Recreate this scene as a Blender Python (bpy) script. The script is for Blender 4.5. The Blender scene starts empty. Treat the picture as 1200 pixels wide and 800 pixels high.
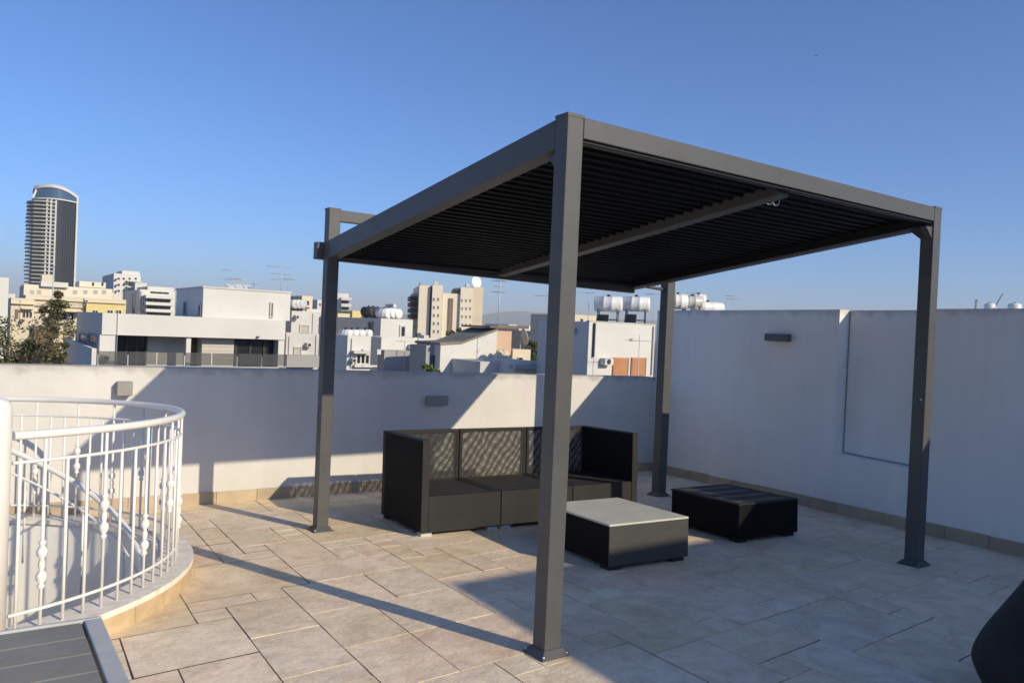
import bpy, bmesh, math, random
from mathutils import Vector, Matrix
random.seed(7)
R = math.radians
scn = bpy.context.scene
col = scn.collection

# ------------------------------------------------------------------ camera geometry
FPX = 906.97
CAM = Vector((-2.16662, -2.79608, 1.49874))
YAW, PITCH, ROLL = 0.5997, -0.01446, 0.0436
CYP = 400.73
A, B = -0.00606, -0.04136          # fall of the terrace floor
def cam_axes():
    cy, sy, cp, sp = math.cos(YAW), math.sin(YAW), math.cos(PITCH), math.sin(PITCH)
    f = Vector((sy*cp, cy*cp, sp)); r = Vector((cy, -sy, 0)); u = r.cross(f)
    cr, sr = math.cos(ROLL), math.sin(ROLL)
    return cr*r + sr*u, -sr*r + cr*u, f
CR, CU, CF = cam_axes()
def ray(x, y):
    return CF + CR*((x-600)/FPX) - CU*((y-CYP)/FPX)
def on_y(x, y, Y):
    d = ray(x, y); t = (Y-CAM.y)/d.y; return CAM + d*t
def on_x(x, y, X):
    d = ray(x, y); t = (X-CAM.x)/d.x; return CAM + d*t
def on_floor(x, y, h=0):
    d = ray(x, y); n = Vector((-A, -B, 1)); t = (h - n.dot(CAM))/n.dot(d); return CAM + d*t
def fz(x, y): return A*x + B*y
TILT = Matrix.Rotation(0, 4, 'X')
_n = Vector((-A, -B, 1)).normalized()
TILT = Vector((0, 0, 1)).rotation_difference(_n).to_matrix().to_4x4()

# ------------------------------------------------------------------ materials
def mat(name, colr, rough=.7, spec=.3, metal=0., var=0., vscale=3., bump=0., bscale=40., col2=None, tone=None, sheen=0., detail=6.):
    m = bpy.data.materials.new(name); m.use_nodes = True
    nt = m.node_tree; b = nt.nodes['Principled BSDF']
    b.inputs['Roughness'].default_value = rough
    b.inputs['Metallic'].default_value = metal
    b.inputs['Specular IOR Level'].default_value = spec
    b.inputs['Base Color'].default_value = (*colr, 1)
    N, L = nt.nodes.new, nt.links.new
    tc = N('ShaderNodeTexCoord')
    src = None
    if var > 0 or col2:
        no = N('ShaderNodeTexNoise'); no.inputs['Scale'].default_value = vscale; no.inputs['Detail'].default_value = detail
        no.inputs['Roughness'].default_value = .62
        L(tc.outputs['Object'], no.inputs['Vector'])
        ra = N('ShaderNodeValToRGB'); c2 = col2 or tuple(c*(1-var) for c in colr)
        ra.color_ramp.elements[0].position = .32; ra.color_ramp.elements[1].position = .68
        ra.color_ramp.elements[0].color = (*c2, 1); ra.color_ramp.elements[1].color = (*colr, 1)
        L(no.outputs['Fac'], ra.inputs['Fac']); src = ra.outputs['Color']
    if tone:
        at = N('ShaderNodeAttribute'); at.attribute_name = 'tone'
        r2 = N('ShaderNodeValToRGB')
        for i, (pos, c) in enumerate(tone):
            if i < 2: e = r2.color_ramp.elements[i]; e.position = pos
            else: e = r2.color_ramp.elements.new(pos)
            e.color = (*c, 1)
        L(at.outputs['Fac'], r2.inputs['Fac'])
        if src:
            mx = N('ShaderNodeMix'); mx.data_type = 'RGBA'; mx.blend_type = 'MULTIPLY'; mx.inputs[0].default_value = 1
            L(r2.outputs['Color'], mx.inputs[6]); L(src, mx.inputs[7]); src = mx.outputs[2]
        else: src = r2.outputs['Color']
    if src: L(src, b.inputs['Base Color'])
    if bump > 0:
        n2 = N('ShaderNodeTexNoise'); n2.inputs['Scale'].default_value = bscale; n2.inputs['Detail'].default_value = 5
        L(tc.outputs['Object'], n2.inputs['Vector'])
        bu = N('ShaderNodeBump'); bu.inputs['Strength'].default_value = bump; bu.inputs['Distance'].default_value = .02
        L(n2.outputs['Fac'], bu.inputs['Height']); L(bu.outputs['Normal'], b.inputs['Normal'])
    return m

M = {}
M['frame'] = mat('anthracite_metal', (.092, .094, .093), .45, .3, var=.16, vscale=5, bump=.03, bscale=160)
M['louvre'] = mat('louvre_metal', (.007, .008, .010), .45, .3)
M['white_metal'] = mat('white_metal', (.82, .80, .76), .35, .5, var=.06, vscale=9)
M['grey_metal'] = mat('grey_metal', (.52, .515, .50), .4, .5, var=.1, vscale=12)
M['light_grey'] = mat('lamp_grey', (.30, .29, .27), .5, .4, var=.1, vscale=20)
M['lamp_dark'] = mat('lamp_dark', (.10, .105, .11), .5, .4)
M['lens'] = mat('frosted_lens', (.5, .5, .48), .25, .5)
M['steel'] = mat('bright_steel', (.6, .6, .6), .25, .5, metal=1)
M['rubber'] = mat('black_rubber', (.02, .02, .02), .7)
M['black_cloth'] = mat('black_cover', (.009, .009, .011), .6, .3, bump=.8, bscale=7, var=.3, vscale=5)
M['tankwhite'] = mat('white_tank', (.75, .75, .73), .35, .5, var=.12, vscale=3)
M['iron'] = mat('dark_iron', (.04, .04, .045), .6)
M['glass'] = mat('dark_glass', (.025, .03, .035), .08, .6, var=.5, vscale=.7)
M['glassblue'] = mat('blue_glass', (.05, .10, .18), .12, .6)
M['bwhite'] = mat('white_render', (.64, .63, .59), .85, .2, var=.10, vscale=.6)
M['bwhite2'] = mat('old_white_render', (.60, .59, .56), .85, .2, var=.22, vscale=.9)
M['bcream'] = mat('cream_render', (.66, .58, .44), .85, .2, var=.14, vscale=.35)
M['bbeige'] = mat('beige_render', (.76, .68, .54), .85, .2, var=.10, vscale=.2)
M['bbeige2'] = mat('tan_render', (.68, .58, .42), .85, .2, var=.12, vscale=.25)
M['byellow'] = mat('yellow_render', (.70, .56, .25), .85, .2, var=.12, vscale=.5)
M['bpeach'] = mat('peach_render', (.62, .44, .31), .85, .2, var=.12, vscale=.6)
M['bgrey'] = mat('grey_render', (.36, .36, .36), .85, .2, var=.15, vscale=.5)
M['bbrown'] = mat('brown_render', (.22, .17, .13), .85, .2, var=.2, vscale=.8)
M['roofsheet'] = mat('weathered_roof', (.27, .25, .20), .8, .2, var=.35, vscale=1.6)
M['shutter'] = mat('orange_shutter', (.52, .25, .12), .6, .3, var=.15, vscale=6)
M['louvclad'] = mat('pale_cladding', (.55, .52, .46), .7, .2, var=.1, vscale=2)
M['curtain'] = mat('pale_curtain', (.45, .44, .40), .8, .2, var=.2, vscale=4)
M['bark'] = mat('bark', (.10, .075, .055), .9, .1, var=.4, vscale=8)
M['leaf'] = mat('foliage', (.07, .09, .03), .6, .3, tone=[(0, (.03, .036, .014)), (1, (.20, .17, .085)), (.5, (.095, .095, .038))])
M['leaf2'] = mat('bright_foliage', (.1, .14, .03), .6, .3, tone=[(0, (.05, .08, .015)), (1, (.20, .25, .06))])
M['asphalt'] = mat('city_ground', (.16, .15, .14), .9, .1, var=.4, vscale=.02)
M['hill'] = mat('hill_scrub', (.13, .14, .10), .95, .05, var=.4, vscale=.004)
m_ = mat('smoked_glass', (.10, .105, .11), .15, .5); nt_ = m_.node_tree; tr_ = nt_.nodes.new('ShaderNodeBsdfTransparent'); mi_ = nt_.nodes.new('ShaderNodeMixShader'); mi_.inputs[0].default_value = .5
nt_.links.new(nt_.nodes['Principled BSDF'].outputs[0], mi_.inputs[2]); nt_.links.new(tr_.outputs[0], mi_.inputs[1]); nt_.links.new(mi_.outputs[0], nt_.nodes['Material Output'].inputs['Surface']); M['smoke'] = m_  # half-clear grey sheet, stands in for shade on the villa terrace
M['stone'] = mat('coping_stone', (.88, .83, .74), .8, .25, col2=(.70, .63, .53), vscale=14, bump=.14, bscale=30)
M['riser'] = mat('sandstone_facing', (.62, .47, .29), .8, .2, var=.22, vscale=9, bump=.2)
M['skirt'] = mat('skirting_tile', (.52, .43, .31), .7, .3, var=.22, vscale=5, bump=.1, tone=[(0, (.82, .80, .78)), (1, (1.05, 1.02, .98))])
M['grout'] = mat('floor_grout', (.19, .145, .10), .9, .1, var=.5, vscale=7)
M['sealant'] = mat('grey_sealant', (.30, .31, .32), .7, .3)
M['towerslab'] = mat('tower_slab', (.46, .44, .40), .8, .2, var=.15, vscale=.3)
M['rim'] = mat('brushed_rim', (.50, .51, .49), .7, .25, var=.12, vscale=14)
M['slat'] = mat('composite_board', (.27, .262, .225), .8, .3, var=.22, vscale=5, bump=.1)

def plaster(name='white_plaster', lo=(.58, .565, .53), hi=(.655, .64, .61)):
    m = mat(name, (.78, .765, .735), .88, .2)
    nt = m.node_tree; N, L = nt.nodes.new, nt.links.new; b = nt.nodes['Principled BSDF']
    geo = N('ShaderNodeNewGeometry')
    # broad patchy wear
    n1 = N('ShaderNodeTexNoise'); n1.inputs['Scale'].default_value = 1.3; n1.inputs['Detail'].default_value = 8; n1.inputs['Roughness'].default_value = .6
    L(geo.outputs['Position'], n1.inputs['Vector'])
    r1 = N('ShaderNodeValToRGB'); r1.color_ramp.elements[0].position = .3; r1.color_ramp.elements[1].position = .62
    r1.color_ramp.elements[0].color = (*lo, 1); r1.color_ramp.elements[1].color = (*hi, 1)
    L(n1.outputs['Fac'], r1.inputs['Fac'])
    # vertical run-off streaks
    mp = N('ShaderNodeMapping'); mp.inputs['Scale'].default_value = (7, 7, .35); L(geo.outputs['Position'], mp.inputs['Vector'])
    n2 = N('ShaderNodeTexNoise'); n2.inputs['Scale'].default_value = 1.6; n2.inputs['Detail'].default_value = 5; L(mp.outputs['Vector'], n2.inputs['Vector'])
    r2 = N('ShaderNodeValToRGB'); r2.color_ramp.elements[0].position = .38; r2.color_ramp.elements[1].position = .6
    r2.color_ramp.elements[0].color = (.86, .845, .82, 1); r2.color_ramp.elements[1].color = (1, 1, 1, 1)
    L(n2.outputs['Fac'], r2.inputs['Fac'])
    mx = N('ShaderNodeMix'); mx.data_type = 'RGBA'; mx.blend_type = 'MULTIPLY'; mx.inputs[0].default_value = .16
    L(r1.outputs['Color'], mx.inputs[6]); L(r2.outputs['Color'], mx.inputs[7])
    # dirt along the top edge, from the attribute "tone" (1 at the coping)
    at = N('ShaderNodeAttribute'); at.attribute_name = 'edge'
    n3 = N('ShaderNodeTexNoise'); n3.inputs['Scale'].default_value = 9; n3.inputs['Detail'].default_value = 6; L(geo.outputs['Position'], n3.inputs['Vector'])
    mt = N('ShaderNodeMath'); mt.operation = 'MULTIPLY_ADD'; mt.inputs[1].default_value = 1.5; mt.inputs[2].default_value = -.75
    L(n3.outputs['Fac'], mt.inputs[0])
    ad = N('ShaderNodeMath'); ad.operation = 'ADD'; L(at.outputs['Fac'], ad.inputs[0]); L(mt.outputs[0], ad.inputs[1])
    r3 = N('ShaderNodeValToRGB'); r3.color_ramp.elements[0].position = .5; r3.color_ramp.elements[1].position = 1.1
    r3.color_ramp.elements[0].color = (1, 1, 1, 1); r3.color_ramp.elements[1].color = (.74, .72, .69, 1)
    L(ad.outputs[0], r3.inputs['Fac'])
    m2 = N('ShaderNodeMix'); m2.data_type = 'RGBA'; m2.blend_type = 'MULTIPLY'; m2.inputs[0].default_value = 1
    L(mx.outputs[2], m2.inputs[6]); L(r3.outputs['Color'], m2.inputs[7]); L(m2.outputs[2], b.inputs['Base Color'])
    n4 = N('ShaderNodeTexNoise'); n4.inputs['Scale'].default_value = 35; n4.inputs['Detail'].default_value = 6; L(geo.outputs['Position'], n4.inputs['Vector'])
    n5 = N('ShaderNodeTexNoise'); n5.inputs['Scale'].default_value = 2.2; n5.inputs['Detail'].default_value = 2; L(geo.outputs['Position'], n5.inputs['Vector'])
    sm = N('ShaderNodeMath'); sm.operation = 'MULTIPLY_ADD'; sm.inputs[1].default_value = .12; L(n4.outputs['Fac'], sm.inputs[0]); L(n5.outputs['Fac'], sm.inputs[2])
    vo = N('ShaderNodeTexVoronoi'); vo.feature = 'DISTANCE_TO_EDGE'; vo.inputs['Scale'].default_value = .55
    nd = N('ShaderNodeTexNoise'); nd.inputs['Scale'].default_value = 2.5; nd.inputs['Detail'].default_value = 8; L(geo.outputs['Position'], nd.inputs['Vector'])
    va = N('ShaderNodeVectorMath'); va.operation = 'MULTIPLY_ADD'; va.inputs[1].default_value = (.5, .5, .5); L(nd.outputs['Color'], va.inputs[0]); L(geo.outputs['Position'], va.inputs[2]); L(va.outputs[0], vo.inputs['Vector'])
    rc = N('ShaderNodeValToRGB'); rc.color_ramp.elements[0].position = 0; rc.color_ramp.elements[0].color = (.72, .70, .67, 1); rc.color_ramp.elements[1].position = .006; rc.color_ramp.elements[1].color = (1, 1, 1, 1); L(vo.outputs['Distance'], rc.inputs['Fac'])
    m5 = N('ShaderNodeMix'); m5.data_type = 'RGBA'; m5.blend_type = 'MULTIPLY'; m5.inputs[0].default_value = .10; L(m2.outputs[2], m5.inputs[6]); L(rc.outputs['Color'], m5.inputs[7]); L(m5.outputs[2], b.inputs['Base Color'])
    bu = N('ShaderNodeBump'); bu.inputs['Strength'].default_value = .4; bu.inputs['Distance'].default_value = .03
    L(sm.outputs[0], bu.inputs['Height']); L(bu.outputs['Normal'], b.inputs['Normal'])
    return m
M['plaster'] = plaster(); M['plaster_new'] = plaster('fresh_white_plaster', (.80, .775, .71), (.87, .845, .785))  # second plaster is whiter, to lift the shaded wall and the shaft

def tiles():
    m = mat('sandstone_slabs', (.5, .42, .31), .62, .35)
    nt = m.node_tree; N, L = nt.nodes.new, nt.links.new; b = nt.nodes['Principled BSDF']
    at = N('ShaderNodeAttribute'); at.attribute_name = 'tone'
    ra = N('ShaderNodeValToRGB'); cr = ra.color_ramp
    cr.elements[0].position = 0; cr.elements[0].color = (.83, .68, .47, 1)
    cr.elements[1].position = 1; cr.elements[1].color = (.93, .81, .63, 1)
    for pos, c in ((.25, (.91, .755, .545)), (.5, (.86, .74, .585)), (.75, (.93, .745, .565))):
        e = cr.elements.new(pos); e.color = (*c, 1)
    L(at.outputs['Fac'], ra.inputs['Fac'])
    geo = N('ShaderNodeNewGeometry')
    # each slab gets its own cut of the veining
    vm = N('ShaderNodeVectorMath'); vm.operation = 'MULTIPLY_ADD'
    cb = N('ShaderNodeCombineXYZ'); L(at.outputs['Fac'], cb.inputs[0]); L(at.outputs['Fac'], cb.inputs[1]); L(at.outputs['Fac'], cb.inputs[2])
    vm.inputs[1].default_value = (37, 53, 71); L(cb.outputs[0], vm.inputs[0]); L(geo.outputs['Position'], vm.inputs[2])
    n1 = N('ShaderNodeTexNoise'); n1.inputs['Scale'].default_value = 4.5; n1.inputs['Detail'].default_value = 9; n1.inputs['Roughness'].default_value = .62; n1.inputs['Distortion'].default_value = 1.1
    L(vm.outputs[0], n1.inputs['Vector'])
    r1 = N('ShaderNodeValToRGB'); r1.color_ramp.elements[0].position = .33; r1.color_ramp.elements[1].position = .6
    r1.color_ramp.elements[0].color = (.76, .72, .66, 1); r1.color_ramp.elements[1].color = (1.06, 1.05, 1.03, 1)
    L(n1.outputs['Fac'], r1.inputs['Fac'])
    mx = N('ShaderNodeMix'); mx.data_type = 'RGBA'; mx.blend_type = 'MULTIPLY'; mx.inputs[0].default_value = .7
    L(ra.outputs['Color'], mx.inputs[6]); L(r1.outputs['Color'], mx.inputs[7])
    # water stains over several slabs
    n2 = N('ShaderNodeTexNoise'); n2.inputs['Scale'].default_value = 1.1; n2.inputs['Detail'].default_value = 5; n2.inputs['Distortion'].default_value = .6
    L(geo.outputs['Position'], n2.inputs['Vector'])
    r2 = N('ShaderNodeValToRGB'); r2.color_ramp.elements[0].position = .36; r2.color_ramp.elements[1].position = .52
    r2.color_ramp.elements[0].color = (.84, .81, .76, 1); r2.color_ramp.elements[1].color = (1, 1, 1, 1)
    L(n2.outputs['Fac'], r2.inputs['Fac'])
    m2 = N('ShaderNodeMix'); m2.data_type = 'RGBA'; m2.blend_type = 'MULTIPLY'; m2.inputs[0].default_value = .8
    L(mx.outputs[2], m2.inputs[6]); L(r2.outputs['Color'], m2.inputs[7]); L(m2.outputs[2], b.inputs['Base Color'])
    n3 = N('ShaderNodeTexNoise'); n3.inputs['Scale'].default_value = 16; n3.inputs['Detail'].default_value = 10; n3.inputs['Roughness'].default_value = .68; L(vm.outputs[0], n3.inputs['Vector'])
    bu = N('ShaderNodeBump'); bu.inputs['Strength'].default_value = .45; bu.inputs['Distance'].default_value = .02
    L(n3.outputs['Fac'], bu.inputs['Height']); L(bu.outputs['Normal'], b.inputs['Normal'])
    # fine grain and rusty veins
    n6 = N('ShaderNodeTexNoise'); n6.inputs['Scale'].default_value = 60; n6.inputs['Detail'].default_value = 8; n6.inputs['Roughness'].default_value = .75; L(vm.outputs[0], n6.inputs['Vector'])
    r6 = N('ShaderNodeValToRGB'); r6.color_ramp.elements[0].position = .36; r6.color_ramp.elements[1].position = .56
    r6.color_ramp.elements[0].color = (.90, .88, .84, 1); r6.color_ramp.elements[1].color = (1.02, 1.02, 1.02, 1); L(n6.outputs['Fac'], r6.inputs['Fac'])
    n7 = N('ShaderNodeTexNoise'); n7.inputs['Scale'].default_value = 2.6; n7.inputs['Detail'].default_value = 10; n7.inputs['Roughness'].default_value = .6; n7.inputs['Distortion'].default_value = 2.2; L(vm.outputs[0], n7.inputs['Vector'])
    r7 = N('ShaderNodeValToRGB'); e7 = r7.color_ramp.elements; e7[0].position = .47; e7[0].color = (1, 1, 1, 1); e7[1].position = .53; e7[1].color = (1, 1, 1, 1); k7 = e7.new(.5); k7.color = (.80, .66, .50, 1)
    L(n7.outputs['Fac'], r7.inputs['Fac'])
    m3 = N('ShaderNodeMix'); m3.data_type = 'RGBA'; m3.blend_type = 'MULTIPLY'; m3.inputs[0].default_value = .9; L(m2.outputs[2], m3.inputs[6]); L(r6.outputs['Color'], m3.inputs[7])
    m4 = N('ShaderNodeMix'); m4.data_type = 'RGBA'; m4.blend_type = 'MULTIPLY'; m4.inputs[0].default_value = .32; L(m3.outputs[2], m4.inputs[6]); L(r7.outputs['Color'], m4.inputs[7]); L(m4.outputs[2], b.inputs['Base Color'])
    rr = N('ShaderNodeMapRange'); rr.inputs[3].default_value = .5; rr.inputs[4].default_value = .8; L(n1.outputs['Fac'], rr.inputs[0]); L(rr.outputs[0], b.inputs['Roughness'])
    return m
M['tile'] = tiles()

def mesh_fabric(name, colr, pitch, angle, open_=.5, dist=.0):
    """woven outdoor mesh: fine open slits between the yarns"""
    m = mat(name, colr, .55, .4)
    nt = m.node_tree; N, L = nt.nodes.new, nt.links.new; b = nt.nodes['Principled BSDF']; out = nt.nodes['Material Output']
    tc = N('ShaderNodeTexCoord'); sp = N('ShaderNodeSeparateXYZ')
    no = N('ShaderNodeTexNoise'); no.inputs['Scale'].default_value = 5; no.inputs['Detail'].default_value = 1
    L(tc.outputs['Object'], no.inputs['Vector'])
    sc = N('ShaderNodeVectorMath'); sc.operation = 'MULTIPLY_ADD'; sc.inputs[1].default_value = (dist, dist, dist)
    L(no.outputs['Color'], sc.inputs[0]); L(tc.outputs['Object'], sc.inputs[2]); L(sc.outputs[0], sp.inputs[0])
    ca, sa = math.cos(R(angle)), math.sin(R(angle))
    a1 = N('ShaderNodeMath'); a1.operation = 'MULTIPLY'; a1.inputs[1].default_value = ca/pitch; L(sp.outputs['X'], a1.inputs[0])
    a2 = N('ShaderNodeMath'); a2.operation = 'MULTIPLY_ADD'; a2.inputs[1].default_value = sa/pitch; L(sp.outputs['Z'], a2.inputs[0]); L(a1.outputs[0], a2.inputs[2])
    fr = N('ShaderNodeMath'); fr.operation = 'FRACT'; L(a2.outputs[0], fr.inputs[0])
    lt = N('ShaderNodeMath'); lt.operation = 'LESS_THAN'; lt.inputs[1].default_value = open_; L(fr.outputs[0], lt.inputs[0])
    ang2 = angle+87; c2, s2, p2 = math.cos(R(ang2)), math.sin(R(ang2)), pitch*1.27
    d1 = N('ShaderNodeMath'); d1.operation = 'MULTIPLY'; d1.inputs[1].default_value = c2/p2; L(sp.outputs['X'], d1.inputs[0])
    d2 = N('ShaderNodeMath'); d2.operation = 'MULTIPLY_ADD'; d2.inputs[1].default_value = s2/p2; L(sp.outputs['Z'], d2.inputs[0]); L(d1.outputs[0], d2.inputs[2])
    f2 = N('ShaderNodeMath'); f2.operation = 'FRACT'; L(d2.outputs[0], f2.inputs[0])
    l2 = N('ShaderNodeMath'); l2.operation = 'LESS_THAN'; l2.inputs[1].default_value = .66; L(f2.outputs[0], l2.inputs[0])
    an = N('ShaderNodeMath'); an.operation = 'MULTIPLY'; L(lt.outputs[0], an.inputs[0]); L(l2.outputs[0], an.inputs[1]); lt = an
    tr = N('ShaderNodeBsdfTransparent'); mi = N('ShaderNodeMixShader')
    L(lt.outputs[0], mi.inputs[0]); L(b.outputs[0], mi.inputs[1]); L(tr.outputs[0], mi.inputs[2]); L(mi.outputs[0], out.inputs['Surface'])
    return m
def weave(m, pitch=.007):
    nt = m.node_tree; N, L = nt.nodes.new, nt.links.new
    tc = N('ShaderNodeTexCoord'); ck = N('ShaderNodeTexChecker'); ck.inputs['Scale'].default_value = 1/pitch; L(tc.outputs['Object'], ck.inputs['Vector'])
    no = N('ShaderNodeTexNoise'); no.inputs['Scale'].default_value = 60; L(tc.outputs['Object'], no.inputs['Vector'])
    ad = N('ShaderNodeMath'); ad.operation = 'ADD'; L(ck.outputs['Fac'], ad.inputs[0]); L(no.outputs['Fac'], ad.inputs[1])
    bu = N('ShaderNodeBump'); bu.inputs['Strength'].default_value = .5; bu.inputs['Distance'].default_value = .004; L(ad.outputs[0], bu.inputs['Height'])
    L(bu.outputs['Normal'], nt.nodes['Principled BSDF'].inputs['Normal'])
FAB = (.030, .029, .028)
M['mesh_a'] = mesh_fabric('mesh_front', FAB, .0090, 8, .48, .012)
M['mesh_b'] = mesh_fabric('mesh_rear', FAB, .0102, 15, .50, .022)
M['fabric'] = mat('dark_textile', (.027, .027, .027), .6, .25, var=.2, vscale=4)
M['fabric_side'] = mat('black_textile', (.005, .005, .0055), .7, .15, var=.2, vscale=5)  # darker copy of the textile, shade put into the colour
M['dusty'] = mat('dusty_textile', (.60, .59, .49), .5, .4, var=.16, vscale=4)  # textile paled to carry the sun on the table top
M['dusty2'] = mat('dusty_front', (.06, .06, .055), .5, .4, var=.16, vscale=4)  # textile lightened for the sunlit front and the reflected stripes

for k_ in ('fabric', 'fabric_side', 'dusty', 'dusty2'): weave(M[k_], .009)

# ------------------------------------------------------------------ mesh builder
ORG = {}
class MB:
    def __init__(s): s.v, s.f, s.t, s.m, s.sm = [], [], [], [], []
    def face(s, idx, tone=0., mi=0, smooth=False):
        s.f.append(tuple(idx)); s.t.append(tone); s.m.append(mi); s.sm.append(smooth)
    def hexa(s, P, tone=0., mi=0):
        """P: 8 points, bottom 4 ccw then top 4 ccw"""
        b = len(s.v); s.v += [Vector(q) for q in P]
        for q in ((3,2,1,0),(4,5,6,7),(0,1,5,4),(1,2,6,5),(2,3,7,6),(3,0,4,7)): s.face([b+i for i in q], tone, mi)
        return s
    def box(s, x0, x1, y0, y1, z0, z1, tone=0., mi=0):
        return s.hexa([(x0,y0,z0),(x1,y0,z0),(x1,y1,z0),(x0,y1,z0),(x0,y0,z1),(x1,y0,z1),(x1,y1,z1),(x0,y1,z1)], tone, mi)
    def prism(s, poly, z0, z1, tone=0., mi=0):
        """poly: ccw xy list; z0,z1 numbers or functions"""
        g = lambda z, q: z(q[0], q[1]) if callable(z) else z
        b = len(s.v); n = len(poly)
        s.v += [Vector((q[0], q[1], g(z0, q))) for q in poly] + [Vector((q[0], q[1], g(z1, q))) for q in poly]
        s.face(range(b+n-1, b-1, -1), tone, mi); s.face(range(b+n, b+2*n), tone, mi)
        for i in range(n): j = (i+1) % n; s.face((b+i, b+j, b+n+j, b+n+i), tone, mi)
        return s
    def extr(s, pts, d, tone=0.):
        """planar 3-D polygon pts pushed along vector d"""
        b = len(s.v); n = len(pts); d = Vector(d)
        s.v += [Vector(q) for q in pts] + [Vector(q)+d for q in pts]
        s.face(range(b, b+n), tone); s.face(range(b+2*n-1, b+n-1, -1), tone)
        for i in range(n): j = (i+1) % n; s.face((b+j, b+i, b+n+i, b+n+j), tone)
        return s
    def tube(s, pts, r, n=8, closed=False, caps=True):
        pts = [Vector(q) for q in pts]; rs = r if isinstance(r, (list, tuple)) else [r]*len(pts)
        rings = []; up = None; N_ = len(pts)
        for i, q in enumerate(pts):
            if closed: t = (pts[(i+1) % N_] - pts[i-1])
            else: t = pts[min(i+1, N_-1)] - pts[max(i-1, 0)]
            t.normalize()
            if up is None:
                up = Vector((0, 0, 1)) if abs(t.z) < .9 else Vector((1, 0, 0))
            a = t.cross(up)
            if a.length < 1e-6: a = t.cross(Vector((0, 1, 0)))
            a.normalize(); c = a.cross(t); up = c
            b = len(s.v)
            for k in range(n):
                an = 2*math.pi*k/n; s.v.append(q + (a*math.cos(an) + c*math.sin(an))*rs[i])
            rings.append(b)
        m_ = N_ if closed else N_-1
        for i in range(m_):
            b0, b1 = rings[i], rings[(i+1) % N_]
            for k in range(n): k2 = (k+1) % n; s.face((b0+k, b1+k, b1+k2, b0+k2), 0, 0, True)
        if caps and not closed:
            s.face([rings[0]+k for k in range(n)]); s.face([rings[-1]+k for k in range(n-1, -1, -1)])
        return s
    def lathe(s, c, prof, n=12):
        """profile [(r,z)] round vertical axis at c"""
        return s.tube([Vector((c[0], c[1], c[2]+z)) for r_, z in prof], [r_ for r_, z in prof], n)
    def ring(s, c, r0, r1, z0, z1, a0, a1, n, tone=0.):
        for i in range(n):
            t0, t1 = a0+(a1-a0)*i/n, a0+(a1-a0)*(i+1)/n
            q = []
            for z in (z0, z1):
                for rr, t in ((r0, t0), (r1, t0), (r1, t1), (r0, t1)):
                    x, y = c[0]+rr*math.cos(t), c[1]+rr*math.sin(t)
                    q.append((x, y, z(x, y) if callable(z) else z))
            s.hexa(q, tone)
        return s
    def build(s, name, material, parent=None, world=True, bevel=0., weld=False, edge=None):
        me = bpy.data.meshes.new(name)
        off = ORG.get(parent.name, Vector()) if (parent and world) else Vector()
        me.from_pydata([tuple(q-off) for q in s.v], [], s.f)
        mats = material if isinstance(material, (list, tuple)) else [material]
        for q in mats: me.materials.append(q)
        if any(s.t):
            at = me.attributes.new('tone', 'FLOAT', 'FACE'); at.data.foreach_set('value', [float(t) for t in s.t])
        if edge:
            at = me.attributes.new('edge', 'FLOAT', 'POINT'); at.data.foreach_set('value', [float(edge(q)) for q in s.v])
        me.polygons.foreach_set('material_index', s.m); me.polygons.foreach_set('use_smooth', s.sm)
        me.validate(); me.update()
        bm = bmesh.new(); bm.from_mesh(me)
        if weld: bmesh.ops.remove_doubles(bm, verts=bm.verts, dist=1e-5)
        bmesh.ops.recalc_face_normals(bm, faces=bm.faces)
        bm.to_mesh(me); bm.free()
        o = bpy.data.objects.new(name, me); col.objects.link(o)
        if parent:
            o.parent = parent; ORG[o.name] = off
        if bevel:
            b = o.modifiers.new('bevel', 'BEVEL'); b.width = bevel; b.segments = 2; b.limit_method = 'ANGLE'; b.angle_limit = R(40)
        return o
def tag(o, label=None, cat=None, group=None, kind=None):
    if label: o['label'] = label
    if cat: o['category'] = cat
    if group: o['group'] = group
    if kind: o['kind'] = kind
    return o
def empty(name, loc, label, cat, group=None, rot=None):
    o = bpy.data.objects.new(name, None); col.objects.link(o); o.location = loc; o.empty_display_size = .2
    if rot is not None: o.rotation_euler = rot.to_euler()
    ORG[o.name] = Vector(loc)
    return tag(o, label, cat, group)
def copy_tree(o, parent=None):
    c = o.copy(); col.objects.link(c); c.parent = parent
    for ch in list(o.children): copy_tree(ch, c)
    return c

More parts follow.
